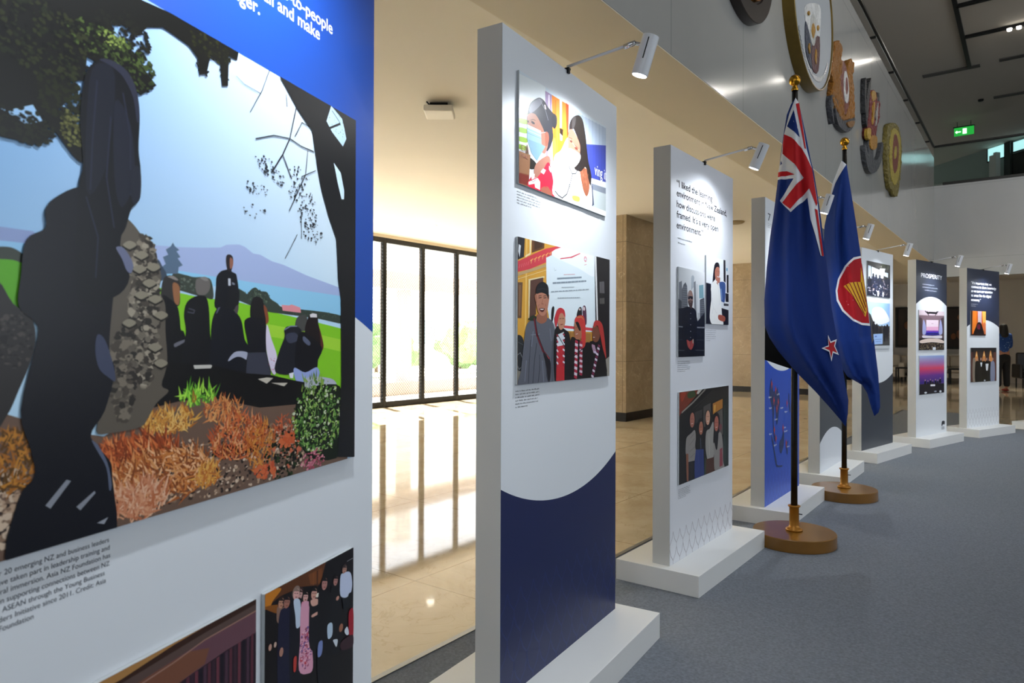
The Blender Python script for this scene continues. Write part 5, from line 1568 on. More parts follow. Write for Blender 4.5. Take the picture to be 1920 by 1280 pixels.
o = sh.build('country_map', p, 0.0012, M_PRINT); o.location.z = HB
for l, s0, z in (('Myanmar', .08, .697), ('Lao PDR', .268, .705), ('Thailand', .085, .625), ('Viet Nam', .352, .607), ('Philippines', .455, .572), ('Cambodia', .212, .54), ('Brunei', .444, .465), ('Darussalam', .448, .437), ('Malaysia', .095, .455), ('Singapore', .197, .37), ('Indonesia', .52, .322)):
    text('map_label', l, s0, HB + z, .0125, M_INKW, p, x=.0026, bold=.008)
text('numeral', '7', .058, HB + 1.856, .052, M_INKG, p, width=.060)
dashes(p, .056, .36, 1.812, 1.836, 3, seed=14, th=.006)
p = PANEL[6]
board(p, ART['rally_group'][0], 'rally_group', 'photograph of a large group under a shelter')
board(p, ART['outdoor_march'][0], 'outdoor_march', 'photograph of people outdoors behind a pale blue sign')
p = PANEL[7]
board(p, ART['conference_hall'][0], 'conference_hall', 'photograph of a conference hall with a pink screen')
board(p, ART['sunset_stage'][0], 'sunset_stage', 'photograph of a speaker panel before a red and violet sunset backdrop')
text('heading_line', 'PROSPERITY', .132, HB + 1.808, .052, M_INKW, p, width=.582, bold=.0)
for i, (a, b, z) in enumerate(((.169, .671, 1.727), (.169, .670, 1.694), (.231, .612, 1.661))): dashes(p, a, b + .1, z, z, 1, col='dfe3ea', seed=30 + i, th=.012)
sh = Sheet(); sh.poly([(.70, .10), (.715, .135), (.76, .14), (.80, .13), (.80, .09), (.78, .10), (.775, .085), (.755, .10), (.735, .09), (.725, .075), (.705, .08)], '20242e')
for i in range(3): sh.poly([(.70, .062 - i * .012), (.79, .062 - i * .012), (.79, .067 - i * .012), (.70, .067 - i * .012)], '4a4e58')
o = sh.build('logo', p, 0.0012, M_PRINT); o.location.z = HB
p = PANEL[8]
board(p, ART['stage_speaker'][0], 'stage_speaker', 'orange lit portrait photograph of a speaker')
board(p, ART['robed_delegates'][0], 'robed_delegates', 'photograph of dark suited people before golden statues')
for l, z, s1 in (('\u201cIt\u2019s important that we', 1.805, .642), ('continue to share knowledge', 1.757, .769), ('as we turn our attention', 1.704, .668), ('to areas like the digital', 1.649, .631), ('economy.\u201d', 1.592, .354)):
    text('quotation_line', l, .108, HB + z, .036, M_INKW, p, width=s1 - .108, bold=.008)
dashes(p, .105, .30, 1.526, 1.549, 2, col='c8ccd4', seed=40, th=.008)

# ------------------------------------------------------------------ flags on poles
def flagpole(x, y, zt, label, screw=0.0):
    t = thing('flagpole', (x, y, 0.007), 0, label, 'flagpole', None)
    smooth_by_angle(MB().lathe([(0, 0), (.224, 0), (.227, .003), (.227, .068), (.224, .0715), (0, .072)], n=96).build('base_disc', M_WOODB, t), 30)
    so = MB().lathe([(0, .072), (.047, .072), (.047, .082), (.040, .088), (.030, .094), (.027, .105), (.0265, .205), (.029, .208), (.034, .211), (.034, .217), (.021, .219), (0, .219)], n=40).build('brass_socket', M_GOLDP, t, smooth=True)
    MB().tube((.026, 0, .17), (.045, 0, .17), .003, n=8).build('set_screw', M_DARKMET, so)
    MB().tube((0, 0, .21), (0, 0, zt - .115), .0185, .0165, n=28).build('shaft', M_POLE, t, smooth=True)
    z = zt - .115 - .007
    MB().lathe([(.018, z), (.020, z + .006), (.017, z + .018), (.012, z + .028)] + [(max(1e-6, .033 * math.sin(PI * (i + 2.2) / 18.2)), z + .060 - .033 * math.cos(PI * (i + 2.2) / 18.2)) for i in range(17)], n=36).build('brass_ball_finial', M_GOLD, t, smooth=True)
    return t
flagpole(-1.103, 4.18, 2.745, 'front flagpole with brass ball and brown round base, nearest the camera')
flagpole(-1.130, 5.645, 2.735, 'rear flagpole with brass ball and brown round base, behind the front one')
M_CLOTH = print_mat('flag_cloth', 0.75)
M_CLOTH.node_tree.nodes['Principled BSDF'].inputs['Specular IOR Level'].default_value = 0.25
def flag(name, Cx, Cy, data, label, ph, depth=0.085):
    t = Vector((-Cx, -Cy, 0)).normalized(); rt = Vector((-t.y, t.x, 0))
    body = [int(q) / 1000 for q in data[0][2].split()]; body = [(body[i], body[i + 1]) for i in range(0, len(body), 2)]
    def span(z):
        xs = []
        for i in range(len(body)):
            a, b = body[i - 1], body[i]
            if (a[1] - z) * (b[1] - z) <= 0 and abs(a[1] - b[1]) > 1e-9: xs.append(a[0] + (b[0] - a[0]) * (z - a[1]) / (b[1] - a[1]))
        return (min(xs), max(xs)) if len(xs) > 1 else (0, 0.01)
    zmax = max(q[1] for q in body); zmin = min(q[1] for q in body)
    def D(a, z, side):
        zz = min(max(z, zmin + .004), zmax - .004); L, Rr = span(zz); w = max(Rr - L, .004); u = min(max((a - L) / w, 0), 1)
        s = math.sin(PI * u)
        bul = depth * min(1, w / .28) * (s ** 0.75)
        fold = (0.020 * math.sin(2 * PI * (u * 2.3 + (zmax - z) * 0.22 + ph)) + 0.009 * math.sin(2 * PI * (u * 4.1 - (zmax - z) * 0.35 + ph * 2))) * s * min(1, (zmax - z) / .5) * min(1, w / .2)
        return 0.028 + (bul + fold if side > 0 else -bul * 0.85 + fold * .5)
    me_v, me_f, me_c = [], [], []
    def sheet(P, col, side, off):
        bm = bmesh.new(); vs = [bm.verts.new((p[0], p[1], 0)) for p in P]
        for tr in tessellate_polygon([[Vector((p[0], p[1], 0)) for p in P]]):
            try: bm.faces.new([vs[i] for i in tr])
            except ValueError: pass
        z0 = min(p[1] for p in P); z1 = max(p[1] for p in P); a0 = min(p[0] for p in P); a1 = max(p[0] for p in P)
        zz = math.ceil(z0 / .02) * .02
        while zz < z1:
            bmesh.ops.bisect_plane(bm, geom=bm.verts[:] + bm.edges[:] + bm.faces[:], plane_co=(0, zz, 0), plane_no=(0, 1, 0), dist=1e-6); zz += .02
        aa = math.ceil(a0 / .010) * .010
        while aa < a1:
            bmesh.ops.bisect_plane(bm, geom=bm.verts[:] + bm.edges[:] + bm.faces[:], plane_co=(aa, 0, 0), plane_no=(1, 0, 0), dist=1e-6); aa += .010
        b = len(me_v)
        for v in bm.verts:
            d = D(v.co.x, v.co.y, side) + off
            w = rt * v.co.x + t * d; me_v.append((w.x, w.y, v.co.y))
        bm.verts.index_update()
        for f in bm.faces: me_f.append([b + v.index for v in f.verts]); me_c.append(s2l(col))
        bm.free()
    k = 0
    for kind, col, pts in data:
        v = [int(q) / 1000 for q in pts.split()]; P = [(v[i], v[i + 1]) for i in range(0, len(v), 2)]
        if kind == 'BODY':
            sheet(P, col, 1, 0); sheet(P, col, -1, 0)
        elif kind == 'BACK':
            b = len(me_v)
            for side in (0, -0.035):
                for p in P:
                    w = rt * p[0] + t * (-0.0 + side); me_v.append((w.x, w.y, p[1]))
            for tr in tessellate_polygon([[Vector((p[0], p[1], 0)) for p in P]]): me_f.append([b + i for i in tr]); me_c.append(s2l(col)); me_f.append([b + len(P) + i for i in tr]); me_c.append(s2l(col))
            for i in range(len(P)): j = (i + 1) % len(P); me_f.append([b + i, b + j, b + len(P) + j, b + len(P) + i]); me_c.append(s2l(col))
        else:
            k += 1; sheet(P, col, 1, 0.003 + k * 0.0008)
    me = bpy.data.meshes.new(name); me.from_pydata(me_v, [], me_f); me.materials.append(M_CLOTH)
    ca = me.color_attributes.new('ink', 'FLOAT_COLOR', 'CORNER'); flat = []
    for p_, c in zip(me.polygons, me_c): flat += list(c) * p_.loop_total
    ca.data.foreach_set('color', flat)
    for p_ in me.polygons: p_.use_smooth = True
    bm = bmesh.new(); bm.from_mesh(me); bmesh.ops.recalc_face_normals(bm, faces=bm.faces); bm.to_mesh(me); bm.free()
    o = bpy.data.objects.new(name, me); C.objects.link(o); o.location = (Cx, Cy, 0)
    return tag(o, label, 'flag')
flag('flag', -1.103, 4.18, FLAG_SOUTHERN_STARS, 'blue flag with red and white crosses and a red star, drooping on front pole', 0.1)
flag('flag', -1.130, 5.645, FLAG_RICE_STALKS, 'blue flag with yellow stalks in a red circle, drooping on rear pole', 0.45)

# ------------------------------------------------------------------ carved emblems on the grey wall
WX = -1.545
M_EM = {}
def emat_col(col):
    if col not in M_EM: M_EM[col] = mat('carved_paint', col, 0.5, 0.35 if col[0] in '9ab8' else 0.0, noise=0.45, nscale=18, bump=1.0, bscale=24); M_EM[col].node_tree.nodes['Bump'].inputs['Distance'].default_value = 0.04
    return M_EM[col]
CARVE = bpy.data.textures.new('carving_clouds', 'CLOUDS'); CARVE.noise_scale = 0.045; CARVE.noise_depth = 2
def emblem(data, label, thick=0.055):
    allp = [int(q) for q in ' '.join(d[2] for d in data).split()]
    cy = sum(allp[0::2]) / len(allp[0::2]) / 1000; cz = sum(allp[1::2]) / len(allp[1::2]) / 1000
    t = thing('wall_emblem', (WX, cy, cz), 0, label, 'emblem'); n = 0
    for kind, col, pts in data:
        v = [int(q) / 1000 for q in pts.split()]; P = catmull([(v[i] - cy, v[i + 1] - cz) for i in range(0, len(v), 2)], 3)
        if kind == 'BODY': x0, x1, nm = 0.0, thick, 'carved_relief'
        elif kind == 'D': x0, x1, nm = 0.0, thick * .93, 'ribbon'
        else: n += 1; x0, x1, nm = thick * .5, thick + .004 + n * .002, 'inlay'
        m = MB().prism(P, lambda p: (x0, p[0], p[1]), lambda p: (x1, p[0], p[1]))
        ob = m.build(nm, emat_col(col), t, bevel=0.0 if kind == 'BODY' else 0.004, seg=2)
        if kind == 'BODY':
            rm = ob.modifiers.new('remesh', 'REMESH'); rm.mode = 'VOXEL'; rm.voxel_size = 0.011; rm.use_smooth_shade = True
            dm = ob.modifiers.new('carving', 'DISPLACE'); dm.texture = CARVE; dm.strength = 0.03; dm.mid_level = 0.55; dm.texture_coords = 'LOCAL'
    return t
emblem(EMB4, 'oval gold emblem with dark red centre, farthest right on the grey wall')
emblem(EMB3, 'dark red and grey winged emblem, second from the right on the wall')
emblem(EMB2, 'golden lions emblem holding a red shield with white crescent')
def ring(cy, cz, r, label, mrim, mface, thick, rimw):
    t = thing('wall_emblem', (WX, cy, cz), 0, label, 'emblem')
    n = 64; rim = MB()
    def cir(rr, x): return [(x, rr * math.cos(2 * PI * i / n), rr * math.sin(2 * PI * i / n)) for i in range(n)]
    L = [cir(r, 0), cir(r, thick), cir(r - .004, thick + .004), cir(r - rimw, thick + .004), cir(r - rimw - .003, thick - .008), cir(r - rimw - .003, 0)]
    V = [[rim.bm.verts.new(p) for p in l] for l in L]
    for a, b in zip(V, V[1:]):
        for i in range(n): rim.bm.faces.new((a[i], a[(i + 1) % n], b[(i + 1) % n], b[i]))
    smooth_by_angle(rim.build('rim', mrim, t))
    MB().tube((0, 0, 0), (thick - .01, 0, 0), r - rimw, n=64).build('disc', mface, t)
    return t
t = ring(6.12, 3.955, .655, 'large round white emblem with a gold rim and sun shield, behind the front flagpole', mat('emblem_rim_gold', '6e5a26', .35, .6, noise=.2), mat('emblem_white', '9a9ea2', .55, noise=.03), .09, .014)
n_ = 0
for kind, col, pts in [EMB1[2]] + EMB1[0:2] + EMB1[3:]:
    n_ += 1; v = [int(q) / 1000 for q in pts.split()]; P = catmull([(v[i] - 6.12 + .07, v[i + 1] - 3.955 - .03) for i in range(0, len(v), 2)], 3)
    MB().prism(P, lambda p: (.075, p[0], p[1]), lambda p: (.083 + n_ * .0015, p[0], p[1])).build('shield_field', emat_col(col), t)
for i in range(30):
    a = R(215 + i * 3.8); rr = .56
    MB().box(.079, .085, rr * math.cos(a) - .012, rr * math.cos(a) + .012, rr * math.sin(a) - .018, rr * math.sin(a) + .018).build('raised_letter', mat('emblem_letter', '8a8e90', .35) if i == 0 else bpy.data.materials['emblem_letter'], t)
t = ring(4.56, 3.80, .50, 'dark round emblem cut off by the top of the view', mat('emblem_dark_wood', '241a16', .35), mat('emblem_dark_face', '2c201a', .4), .06, .12)
MB().prism(catmull([(-.22, -.10), (-.12, -.30), (.05, -.36), (.2, -.28), (.28, -.05), (.1, .2), (-.1, .25)], 3), lambda p: (.04, p[0], p[1]), lambda p: (.085, p[0], p[1])).build('gold_figure', emat_col('9a6420'), t, bevel=.01)

# ------------------------------------------------------------------ gallery balustrades
M_GLASS = bpy.data.materials.new('balustrade_glass'); M_GLASS.use_nodes = True
b_ = M_GLASS.node_tree.nodes['Principled BSDF']; b_.inputs['Base Color'].default_value = (0.75, 0.86, 0.83, 1); b_.inputs['Transmission Weight'].default_value = 1; b_.inputs['Roughness'].default_value = 0.02; b_.inputs['IOR'].default_value = 1.15
t = thing('glass_balustrade', (WX, 6, 4.79), 0, 'glass balustrade with dark handrail running along the top of the grey wall', 'balustrade')
MB().box(-.10, -.088, -10, 9.66, 0, .20).build('glass_panel', M_GLASS, t)
MB().box(-.025, .012, -10, 9.76, .215, .25).build('handrail', M_RAIL, t, bevel=.006)
for i in range(14):
    MB().box(-.10, -.02, -9 + i * 1.4, -8.985 + i * 1.4, .19, .22).build('bracket', M_RAIL, t)
t = thing('glass_balustrade', (3, 15.80, 4.24), 0, 'glass balustrade across the hall end above the grey wall band', 'balustrade')
MB().box(-4.55, 5, -.006, .006, .04, .76).build('glass_panel', M_GLASS, t)
MB().box(-4.55, 5, -.03, .03, .76, .80).build('handrail', M_RAIL, t, bevel=.008)
MB().box(-4.40, 5, -.045, .03, -.0, .055).build('base_channel', M_RAIL, t, bevel=.004)
# upper landing seen through the glass
t = thing('wall_upper_far', (-2.55, 26.47, 3.4), R(-43.2), 'grey green oblique wall of the upper landing behind the glass', 'wall', None, 'structure')
MB().box(-6, 14, 0, .2, 0, 3.6).build('wall_face', mat('upper_far_wall', '8e9a96', 0.7, noise=0.03), t)
M_SKYW = emat('bright_window_glow', 'bff0f4', 1.15)
def up(x): return (-2.55 + .729 * x + .685 * -.03, 26.47 - .685 * x + .729 * -.03)
for i, (x0, x1, z0, z1, lab) in enumerate(((2.07, 2.65, 6.60, 6.97, 'bright pale blue window on the upper landing'), (2.93, 3.9, 6.66, 6.93, 'second bright window at the right edge of the upper landing'))):
    X, Y = up((x0 + x1) / 2); hw = (x1 - x0) / 2
    w = thing('window_%d' % (20 + i), (X, Y, z0), R(-43.2), lab, 'window', None, 'structure')
    MB().box(-hw, hw, -.01, .01, 0, z1 - z0).build('pane', M_SKYW, w)
    MB().box(-hw - .03, -hw, -.02, .02, -.03, z1 - z0).box(hw, hw + .02, -.02, .02, -.03, z1 - z0).box(-hw, hw, -.02, .02, -.03, 0).build('window_frame', M_DARKMET, w)
X, Y = up(2.69)
t = thing('door_1', (X, Y, 3.4), R(-43.2), 'dark glazed doorway on the upper landing', 'door', None, 'structure')
MB().box(0, .20, -.08, .02, 0, 3.58).build('jamb', mat('door_dark_teal', '16211f', .3), t); MB().box(.20, 2.0, -.02, .02, 0, 3.20).build('door_leaf', mat('door_black_glass', '0c1213', .12), t)
X, Y = up(2.52)
o = MB().box(-.11, .12, -.3, -.15, 0, 3.26).box(.03, .12, -.3, -.15, 3.26, 3.32).build('stepped_partition', M_WALLW); o.location = (X, Y, 3.4); o.rotation_euler = (0, 0, R(-43.2)); tag(o, 'stepped pale partition before the bright upper window', 'partition')

# ------------------------------------------------------------------ upper ceiling fittings
def slot(x0, x1, y, label):
    o = MB().box(x0, x1, y - .09, y + .09, 6.985, 7.0).build('ceiling_slot_diffuser', mat('slot_%g' % y, '4c4945', .6)); return tag(o, label, 'air slot')
slot(-1.92, -.88, 17.43, 'grey ceiling slot diffuser ending at the black lighting track')
slot(-.55, 1.0, 17.35, 'grey ceiling slot diffuser right of the black lighting track'); slot(-.74, 1.0, 19.92, 'grey ceiling slot diffuser farthest back')
t = thing('lighting_track', (-1.06, 15.6, 7.0), 0, 'black ceiling lighting track with rows of small lamps', 'lighting track')
MB().box(-.035, .035, -6, 1.75, -.05, 0).build('track_rail', M_BLACK, t); MB().box(.0, 7.5, -.04, .04, -.05, 0).build('track_rail', M_BLACK, t); MB().box(.0, 4.5, -1.56, -1.48, -.05, 0).build('track_rail', M_BLACK, t)
M_TRK = emat('track_lamp_glow', 'fff8ec', 22)
for x0 in (0.72, 2.05, 3.3, 4.9):
    for i in range(4):
        MB().lathe([(0, -.085), (.035, -.085), (.04, -.05), (0, -.05)], (x0 + i * .14, 0, 0), 16).build('track_lamp', M_TRK, t)
for x0 in (0.5, 3.0):
    pd = bpy.data.lights.new('track_beam', 'SPOT'); pd.energy = 80; pd.specular_factor = 0; pd.spot_size = R(140); pd.spot_blend = 1; pd.shadow_soft_size = .03; pd.color = (1, .96, .9)
    po = bpy.data.objects.new('track_beam', pd); C.objects.link(po); po.location = (x0, 15.3, 6.85); po.rotation_euler = (R(-30), 0, 0)
t = thing('exit_sign', (-1.44, 21.6, 6.75), 0, 'hanging green illuminated exit sign near the far ceiling', 'exit sign')
MB().box(-.24, .24, -.02, .02, .10, .125).build('mount_bar', M_DARKMET, t); MB().tube((-.15, 0, .12), (-.15, 0, .25), .006, n=8).tube((.15, 0, .12), (.15, 0, .25), .006, n=8).build('hanger', M_DARKMET, t)
MB().box(-.22, .22, -.008, .008, -.12, .10).build('sign_face', emat('exit_green', '2ac84a', .55), t)
m_ = MB().box(-.17, -.07, -.012, -.009, -.03, .0); m_.prism([(-.20, -.015), (-.15, .03), (-.15, -.06)], lambda p: (p[0], -.012, p[1]), lambda p: (p[0], -.009, p[1])); m_.box(-.03, .06, -.012, -.009, -.08, .06).build('pictogram', emat('exit_white', 'd8ffe0', 1.5), t)
def downlight(x, y, z, r, label, power=0, grp=None):
    t = thing('downlight', (x, y, z), 0, label, 'downlight', grp)
    MB().lathe([(r * .8, -.001), (r, -.006), (r * 1.12, -.004), (r * 1.14, 0)], n=28).build('trim_ring', M_LAMPW, t, smooth=True)
    MB().tube((0, 0, -.002), (0, 0, -.0035), r * .82, n=24).build('lens', emat('downlight_glow_%g_%g' % (x, y), 'fff6e4', 14), t)
    if power:
        ld = bpy.data.lights.new('downlight_beam', 'SPOT'); ld.energy = power; ld.spot_size = R(120); ld.spot_blend = 1; ld.shadow_soft_size = r; ld.color = (1, .93, .82)
        lo = bpy.data.objects.new('downlight_beam', ld); C.objects.link(lo); lo.parent = t; lo.location = (0, 0, -.02)
downlight(-1.55, 22.6, 7.0, .14, 'round downlight under the exit sign in the high ceiling')
downlight(-7.74, 8.09, 3.035, .075, 'round downlight in the cream ceiling near the grille windows', 25)
downlight(-.62, 20.9, 3.035, .12, 'round downlight in the lounge ceiling above the dark quotation panel', 240)
downlight(2.5, 20.9, 3.035, .12, 'round downlight in the lounge ceiling right of the view', 260)
downlight(-4.0, 20.9, 3.035, .12, 'round downlight in the lounge ceiling over the long cream sofa', 200)
o = MB().lathe([(0, -.05), (.05, -.045), (.06, -.02), (.06, 0)], (-.99, 19.9, 7.0), 20).build('smoke_detector', M_DARKMET); tag(o, 'tiny dark smoke detector on the high ceiling above the exit sign', 'smoke detector')
t = thing('ceiling_access_point', (-3.75, 4.0, 3.035), R(37), 'flat white square device mounted on the cream ceiling', 'wireless device')
mb = MB().box(-.115, .115, -.115, .115, -.078, -.03).build('housing', mat('device_white', 'f2eee4', .5), t, bevel=.012, seg=3); MB().box(-.07, .07, -.07, .07, -.03, 0).build('mount_bracket', M_DARKMET, t)
MB().tube((-.06, -.06, -.03), (-.09, -.10, -.005), .006, n=8).build('cable', M_DARKMET, t)
o = MB().lathe([(0, -.03), (.10, -.03), (.13, -.012), (.13, 0)], (-3.67, 10.6, 3.035), 28).build('ceiling_speaker', mat('speaker_tan', 'a89878', .6)); tag(o, 'small flat round fitting on the cream ceiling right of the quotation panel', 'ceiling fitting')

# ------------------------------------------------------------------ lounge at the far end
M_PIC = mat('painting_dark', '21140e', .5, noise=.8, nscale=5)
def painting(x0, x1, z0, z1, label, fig):
    cx = (x0 + x1) / 2; t = thing('framed_painting', (cx, 24.98, z0), 0, label, 'painting'); w = (x1 - x0) / 2; h = z1 - z0
    MB().box(-w, -w + .07, -.05, 0, 0, h).box(w - .07, w, -.05, 0, 0, h).box(-w + .07, w - .07, -.05, 0, 0, .07).box(-w + .07, w - .07, -.05, 0, h - .07, h).build('picture_frame', M_BLACK, t, bevel=.006)
    c = MB().box(-w + .06, w - .06, -.02, 0, .06, h - .06).build('canvas', M_PIC, t)
    m = MB()
    for (a, b, r) in fig: m.blob((a * w, -.02, b * h), r, 1, .05, 1.4, 2)
    m.build('painted_figures', mat('painted_figures_%g' % x0, '6e4226', .6, noise=.6, nscale=9), t)
painting(-3.50, -2.55, 1.02, 2.30, 'dark framed painting seen left of the PROSPERITY panel', ((-.3, .55, .09), (-.2, .45, .05), (.4, .6, .06)))
painting(-2.30, -1.25, 0.98, 2.28, 'dark framed painting seen between the two farthest panels', ((.0, .75, .06), (.05, .35, .11), (-.3, .3, .07)))
M_SOFA = mat('cream_leather', 'b8b0a4', .45, noise=.08, nscale=5, bump=.15, bscale=12)
def sofa(x, y, w, label):
    t = thing('cream_sofa', (x, y, 0), 0, label, 'sofa')
    MB().box(-w / 2, w / 2, -.42, .42, .14, .30).build('seat_base', M_SOFA, t, bevel=.03)
    n = max(1, round(w / .8)); cw = (w - .36) / n
    for i in range(n): 
        MB().box(-w / 2 + .18 + i * cw + .005, -w / 2 + .18 + (i + 1) * cw - .005, -.44, .24, .305, .45).build('seat_cushion', M_SOFA, t, bevel=.05, seg=4)
        MB().box(-w / 2 + .18 + i * cw + .005, -w / 2 + .18 + (i + 1) * cw - .005, .16, .34, .45, .80).build('back_cushion', M_SOFA, t, bevel=.06, seg=4)
    MB().box(-w / 2, w / 2, .34, .46, .14, .78).build('back_frame', M_SOFA, t, bevel=.04)
    for sg in (-1, 1):
        MB().box(min(sg * w / 2, sg * (w / 2 - .17)), max(sg * w / 2, sg * (w / 2 - .17)), -.44, .44, .14, .58).build('armrest', M_SOFA, t, bevel=.05, seg=4)
        for yy in (-.36, .36): MB().tube((sg * (w / 2 - .08), yy, 0), (sg * (w / 2 - .08), yy, .14), .025, n=10).build('leg', M_DARKMET, t)
sofa(-4.0, 23.9, 1.9, 'long cream sofa under the left painting'); sofa(-1.95, 23.9, 1.5, 'cream sofa under the right painting')
def side_table(x, y, w, label):
    t = thing('side_table', (x, y, 0), 0, label, 'side table')
    MB().box(-w / 2, w / 2, -.25, .25, .42, .46).build('table_top', M_DARKMET, t, bevel=.004)
    for a in (-1, 1):
        for b in (-1, 1): MB().box(a * (w / 2 - .02) - .018, a * (w / 2 - .02) + .018, b * .22 - .018, b * .22 + .018, 0, .42).build('leg', M_DARKMET, t)
side_table(-2.88, 22.9, .6, 'black side table left of the PROSPERITY panel'); side_table(-1.60, 22.9, .55, 'black side table between the two farthest panels')

# people -----------------------------------------------------------
def skin(name, nodes, edges, m, parent, sub=2):
    me = bpy.data.meshes.new(name); me.from_pydata([n[0] for n in nodes], edges, []); me.materials.append(m)
    o = bpy.data.objects.new(name, me); C.objects.link(o); o.parent = parent
    sk = o.modifiers.new('skin', 'SKIN'); sk.use_smooth_shade = True
    for i, n in enumerate(nodes):
        r = n[1]; d = me.skin_vertices[0].data[i]; d.radius = r if isinstance(r, tuple) else (r, r); d.use_root = (i == 0)
    sb = o.modifiers.new('sub', 'SUBSURF'); sb.levels = sub; sb.render_levels = sub
    return o
M_SKIN = mat('skin', 'a8745a', .5, noise=.06); M_HAIR = mat('black_hair', '0c0a0a', .45, noise=.3, nscale=40, bump=.5, bscale=90)
def hand(side, wrist, d, parent, name='fingers'):
    # five separate short skinned fingers from the palm
    w = Vector(wrist); d = Vector(d).normalized(); u = Vector((0, 0, 1)); u = (u - d * u.dot(d)).normalized(); l = d.cross(u)
    nodes = [(tuple(w), .022), (tuple(w + d * .045), (.016, .03))]; edges = [(0, 1)]
    for i, (off, ln) in enumerate(((-.026, .055), (-.009, .068), (.009, .072), (.026, .062))):
        b = w + d * .07 + u * off; c = b + d * ln * .6 - l * side * .008; e = b + d * ln - l * side * .026
        k = len(nodes); nodes += [(tuple(b), .009), (tuple(c), .008), (tuple(e), .007)]; edges += [(1, k), (k, k + 1), (k + 1, k + 2)]
    b = w + d * .03 + u * .03; k = len(nodes); nodes += [(tuple(b), .011), (tuple(b + d * .03 + u * .02), .009), (tuple(b + d * .055 + u * .022), .008)]; edges += [(1, k), (k, k + 1), (k + 1, k + 2)]
    return skin(name, nodes, edges, M_SKIN, parent, 1)
def person(x, y, rz, h, label, top_m, leg_m, shoe_m, hairlen, raise_arm=False, hold=None):
    t = thing('person', (x, y, 0), rz, label, 'person'); k = h / 1.66
    def P(a, b, c): return (a * k, b * k, c * k)
    # faces +y in local coordinates
    N = [(P(0, 0, .93), (.14 * k, .10 * k)), (P(0, .0, 1.10), (.125 * k, .085 * k)), (P(0, 0, 1.28), (.15 * k, .095 * k)), (P(0, -.005, 1.38), (.085 * k, .065 * k)), (P(0, .0, 1.44), .048 * k), (P(0, .01, 1.53), (.070 * k, .088 * k)), (P(0, .01, 1.61), (.058 * k, .075 * k))]
    E_ = [(i, i + 1) for i in range(6)]
    hands = []
    for sg in (-1, 1):
        i = len(N); up = raise_arm and sg == 1
        el = P(sg * .24, .06, 1.08); wr = P(sg * .20, .27, 1.06) if not up else P(sg * .14, .33, 1.14)
        N += [(P(sg * .165, 0, 1.36), .055 * k), (el, .036 * k), (wr, .024 * k)]; E_ += [(2, i), (i, i + 1), (i + 1, i + 2)]; hands.append((sg, el, wr))
        i = len(N); N += [(P(sg * .09, 0, .84), .085 * k), (P(sg * .095, .015, .47), .052 * k), (P(sg * .10, -.01, .09), .033 * k), (P(sg * .11, .11, .035), (.036 * k, .022 * k))]; E_ += [(0, i), (i, i + 1), (i + 1, i + 2), (i + 2, i + 3)]
    skin('body', N, E_, M_SKIN, t)
    for sg, el, wr in hands:
        hand(sg, wr, Vector(wr) - Vector(el), t)
    # blouse / trousers
    Nb = [(P(0, 0, .90), (.165 * k, .125 * k)), (P(0, 0, 1.08), (.150 * k, .11 * k)), (P(0, 0, 1.27), (.172 * k, .118 * k)), (P(0, -.005, 1.385), (.10 * k, .08 * k))]; Eb = [(0, 1), (1, 2), (2, 3)]
    for sg, el, wr in hands:
        i = len(Nb); mid = tuple((Vector(el) * .4 + Vector(wr) * .6)); Nb += [(P(sg * .17, 0, 1.355), .070 * k), (el, .052 * k), (mid, .044 * k)]; Eb += [(2, i), (i, i + 1), (i + 1, i + 2)]
    skin('blouse', Nb, Eb, top_m, t)
    Nt = [(P(0, 0, .95), (.155 * k, .115 * k)), (P(0, 0, .86), (.165 * k, .125 * k))]; Et = [(0, 1)]
    for sg in (-1, 1):
        i = len(Nt); Nt += [(P(sg * .09, 0, .76), .10 * k), (P(sg * .10, .01, .46), .078 * k), (P(sg * .105, -.005, .10), .068 * k)]; Et += [(1, i), (i, i + 1), (i + 1, i + 2)]
    skin('trousers', Nt, Et, leg_m, t)
    for sg in (-1, 1):
        MB().blob((sg * .11 * k, .06 * k, .035 * k), .06 * k, .75, 2.0, .6, 3).build('shoe', shoe_m, t, smooth=True)
    # face and hair
    fy = .095 * k
    for sg in (-1, 1): MB().blob((sg * .026 * k, fy, 1.565 * k), .008 * k, 1.4, .6, .8, 2).build('eye', M_INK, t, smooth=True)
    MB().blob((0, fy + .012 * k, 1.54 * k), .012 * k, .8, 1, 1.5, 2).build('nose', M_SKIN, t, smooth=True); MB().blob((0, fy + .002, 1.508 * k), .018 * k, 1.2, .5, .4, 2).build('mouth', mat('lips', '8a3a34', .5), t, smooth=True)
    for sg in (-1, 1): MB().blob((sg * .076 * k, 0, 1.55 * k), .018 * k, .4, .8, 1.3, 2).build('ear', M_SKIN, t, smooth=True)
    Nh = [(P(0, -.012, 1.635), (.072 * k, .085 * k)), (P(0, -.035, 1.56), (.098 * k, .085 * k)), (P(0, -.05, 1.45), (.11 * k, .07 * k)), (P(0, -.075, 1.45 - hairlen), (.115 * k, .055 * k))]
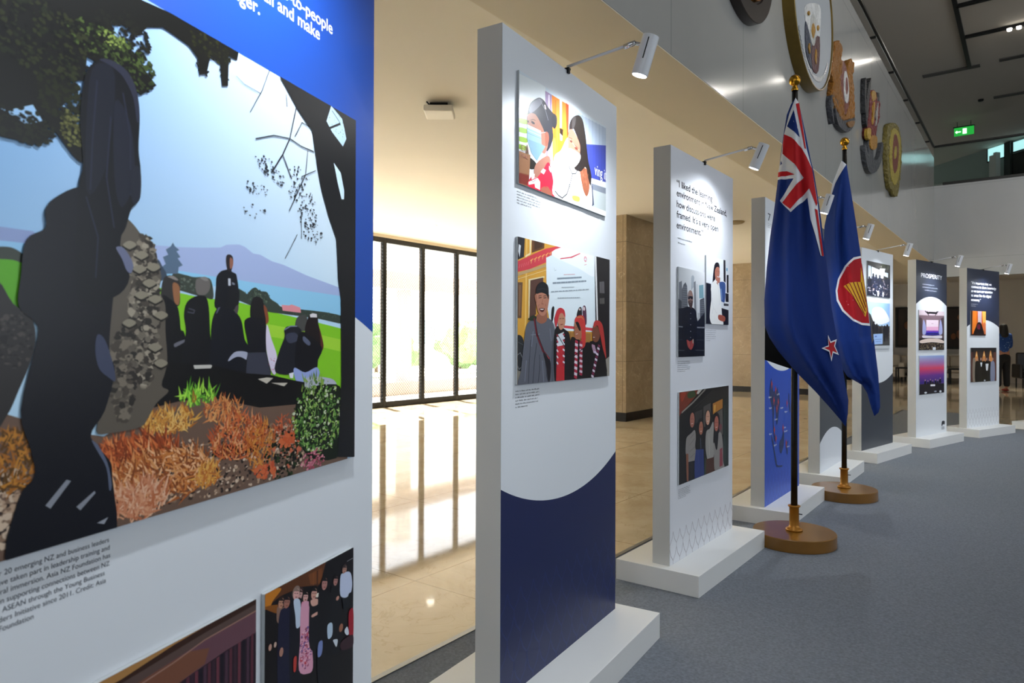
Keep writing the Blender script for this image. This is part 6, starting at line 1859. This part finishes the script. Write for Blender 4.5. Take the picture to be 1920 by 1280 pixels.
    skin('hair', Nh, [(0, 1), (1, 2), (2, 3)], M_HAIR, t)
    return t
M_BLOUSE = mat('blue_patterned_cloth', '1f4a8c', .8)
nt = M_BLOUSE.node_tree; vo = nt.nodes.new('ShaderNodeTexVoronoi'); vo.inputs['Scale'].default_value = 22; cr = nt.nodes.new('ShaderNodeValToRGB'); cr.color_ramp.elements[0].position = .12; cr.color_ramp.elements[0].color = s2l('9ab8e0'); cr.color_ramp.elements[1].position = .3; cr.color_ramp.elements[1].color = s2l('1c4486')
tcn = nt.nodes.new('ShaderNodeTexCoord'); nt.links.new(tcn.outputs['Object'], vo.inputs['Vector']); nt.links.new(vo.outputs['Distance'], cr.inputs[0]); nt.links.new(cr.outputs[0], nt.nodes['Principled BSDF'].inputs['Base Color'])
M_TROU = mat('black_trousers', '0e0d0f', .8); M_RED = mat('red_shoe', '7a1a18', .4)
person(-.58, 20.45, R(37), 1.66, 'woman from behind with long black hair, blue patterned blouse and black trousers', M_BLOUSE, M_TROU, M_RED, .17)
person(.33, 20.1, R(75), 1.60, 'person in dark clothes at the right edge holding out a phone', mat('dark_jacket', '15151a', .8), M_TROU, M_INK, .02, True)
o = MB().box(-.04, .04, -.005, .005, -.02, .14).build('mobile_phone', M_INK, bevel=.003); o.location = (-.10, 20.30, 1.13); o.rotation_euler = (R(70), 0, R(75)); tag(o, 'black phone held out by the person at the right edge', 'phone')
t = thing('black_armchair', (.05, 22.6, 0), R(15), 'black armchair behind the people at the right edge', 'armchair')
M_BLKL = mat('black_leather', '121214', .4, bump=.1)
MB().box(-.34, .34, -.33, .33, .25, .44).build('seat', M_BLKL, t, bevel=.04, seg=3); MB().box(-.34, .34, .24, .36, .44, .92).build('backrest', M_BLKL, t, bevel=.04, seg=3)
for sg in (-1, 1):
    MB().box(min(sg * .34, sg * .42), max(sg * .34, sg * .42), -.33, .36, .25, .62).build('armrest', M_BLKL, t, bevel=.03)
    for yy in (-.28, .30): MB().tube((sg * .33, yy, 0), (sg * .33, yy, .25), .018, n=8).build('leg', M_DARKMET, t)
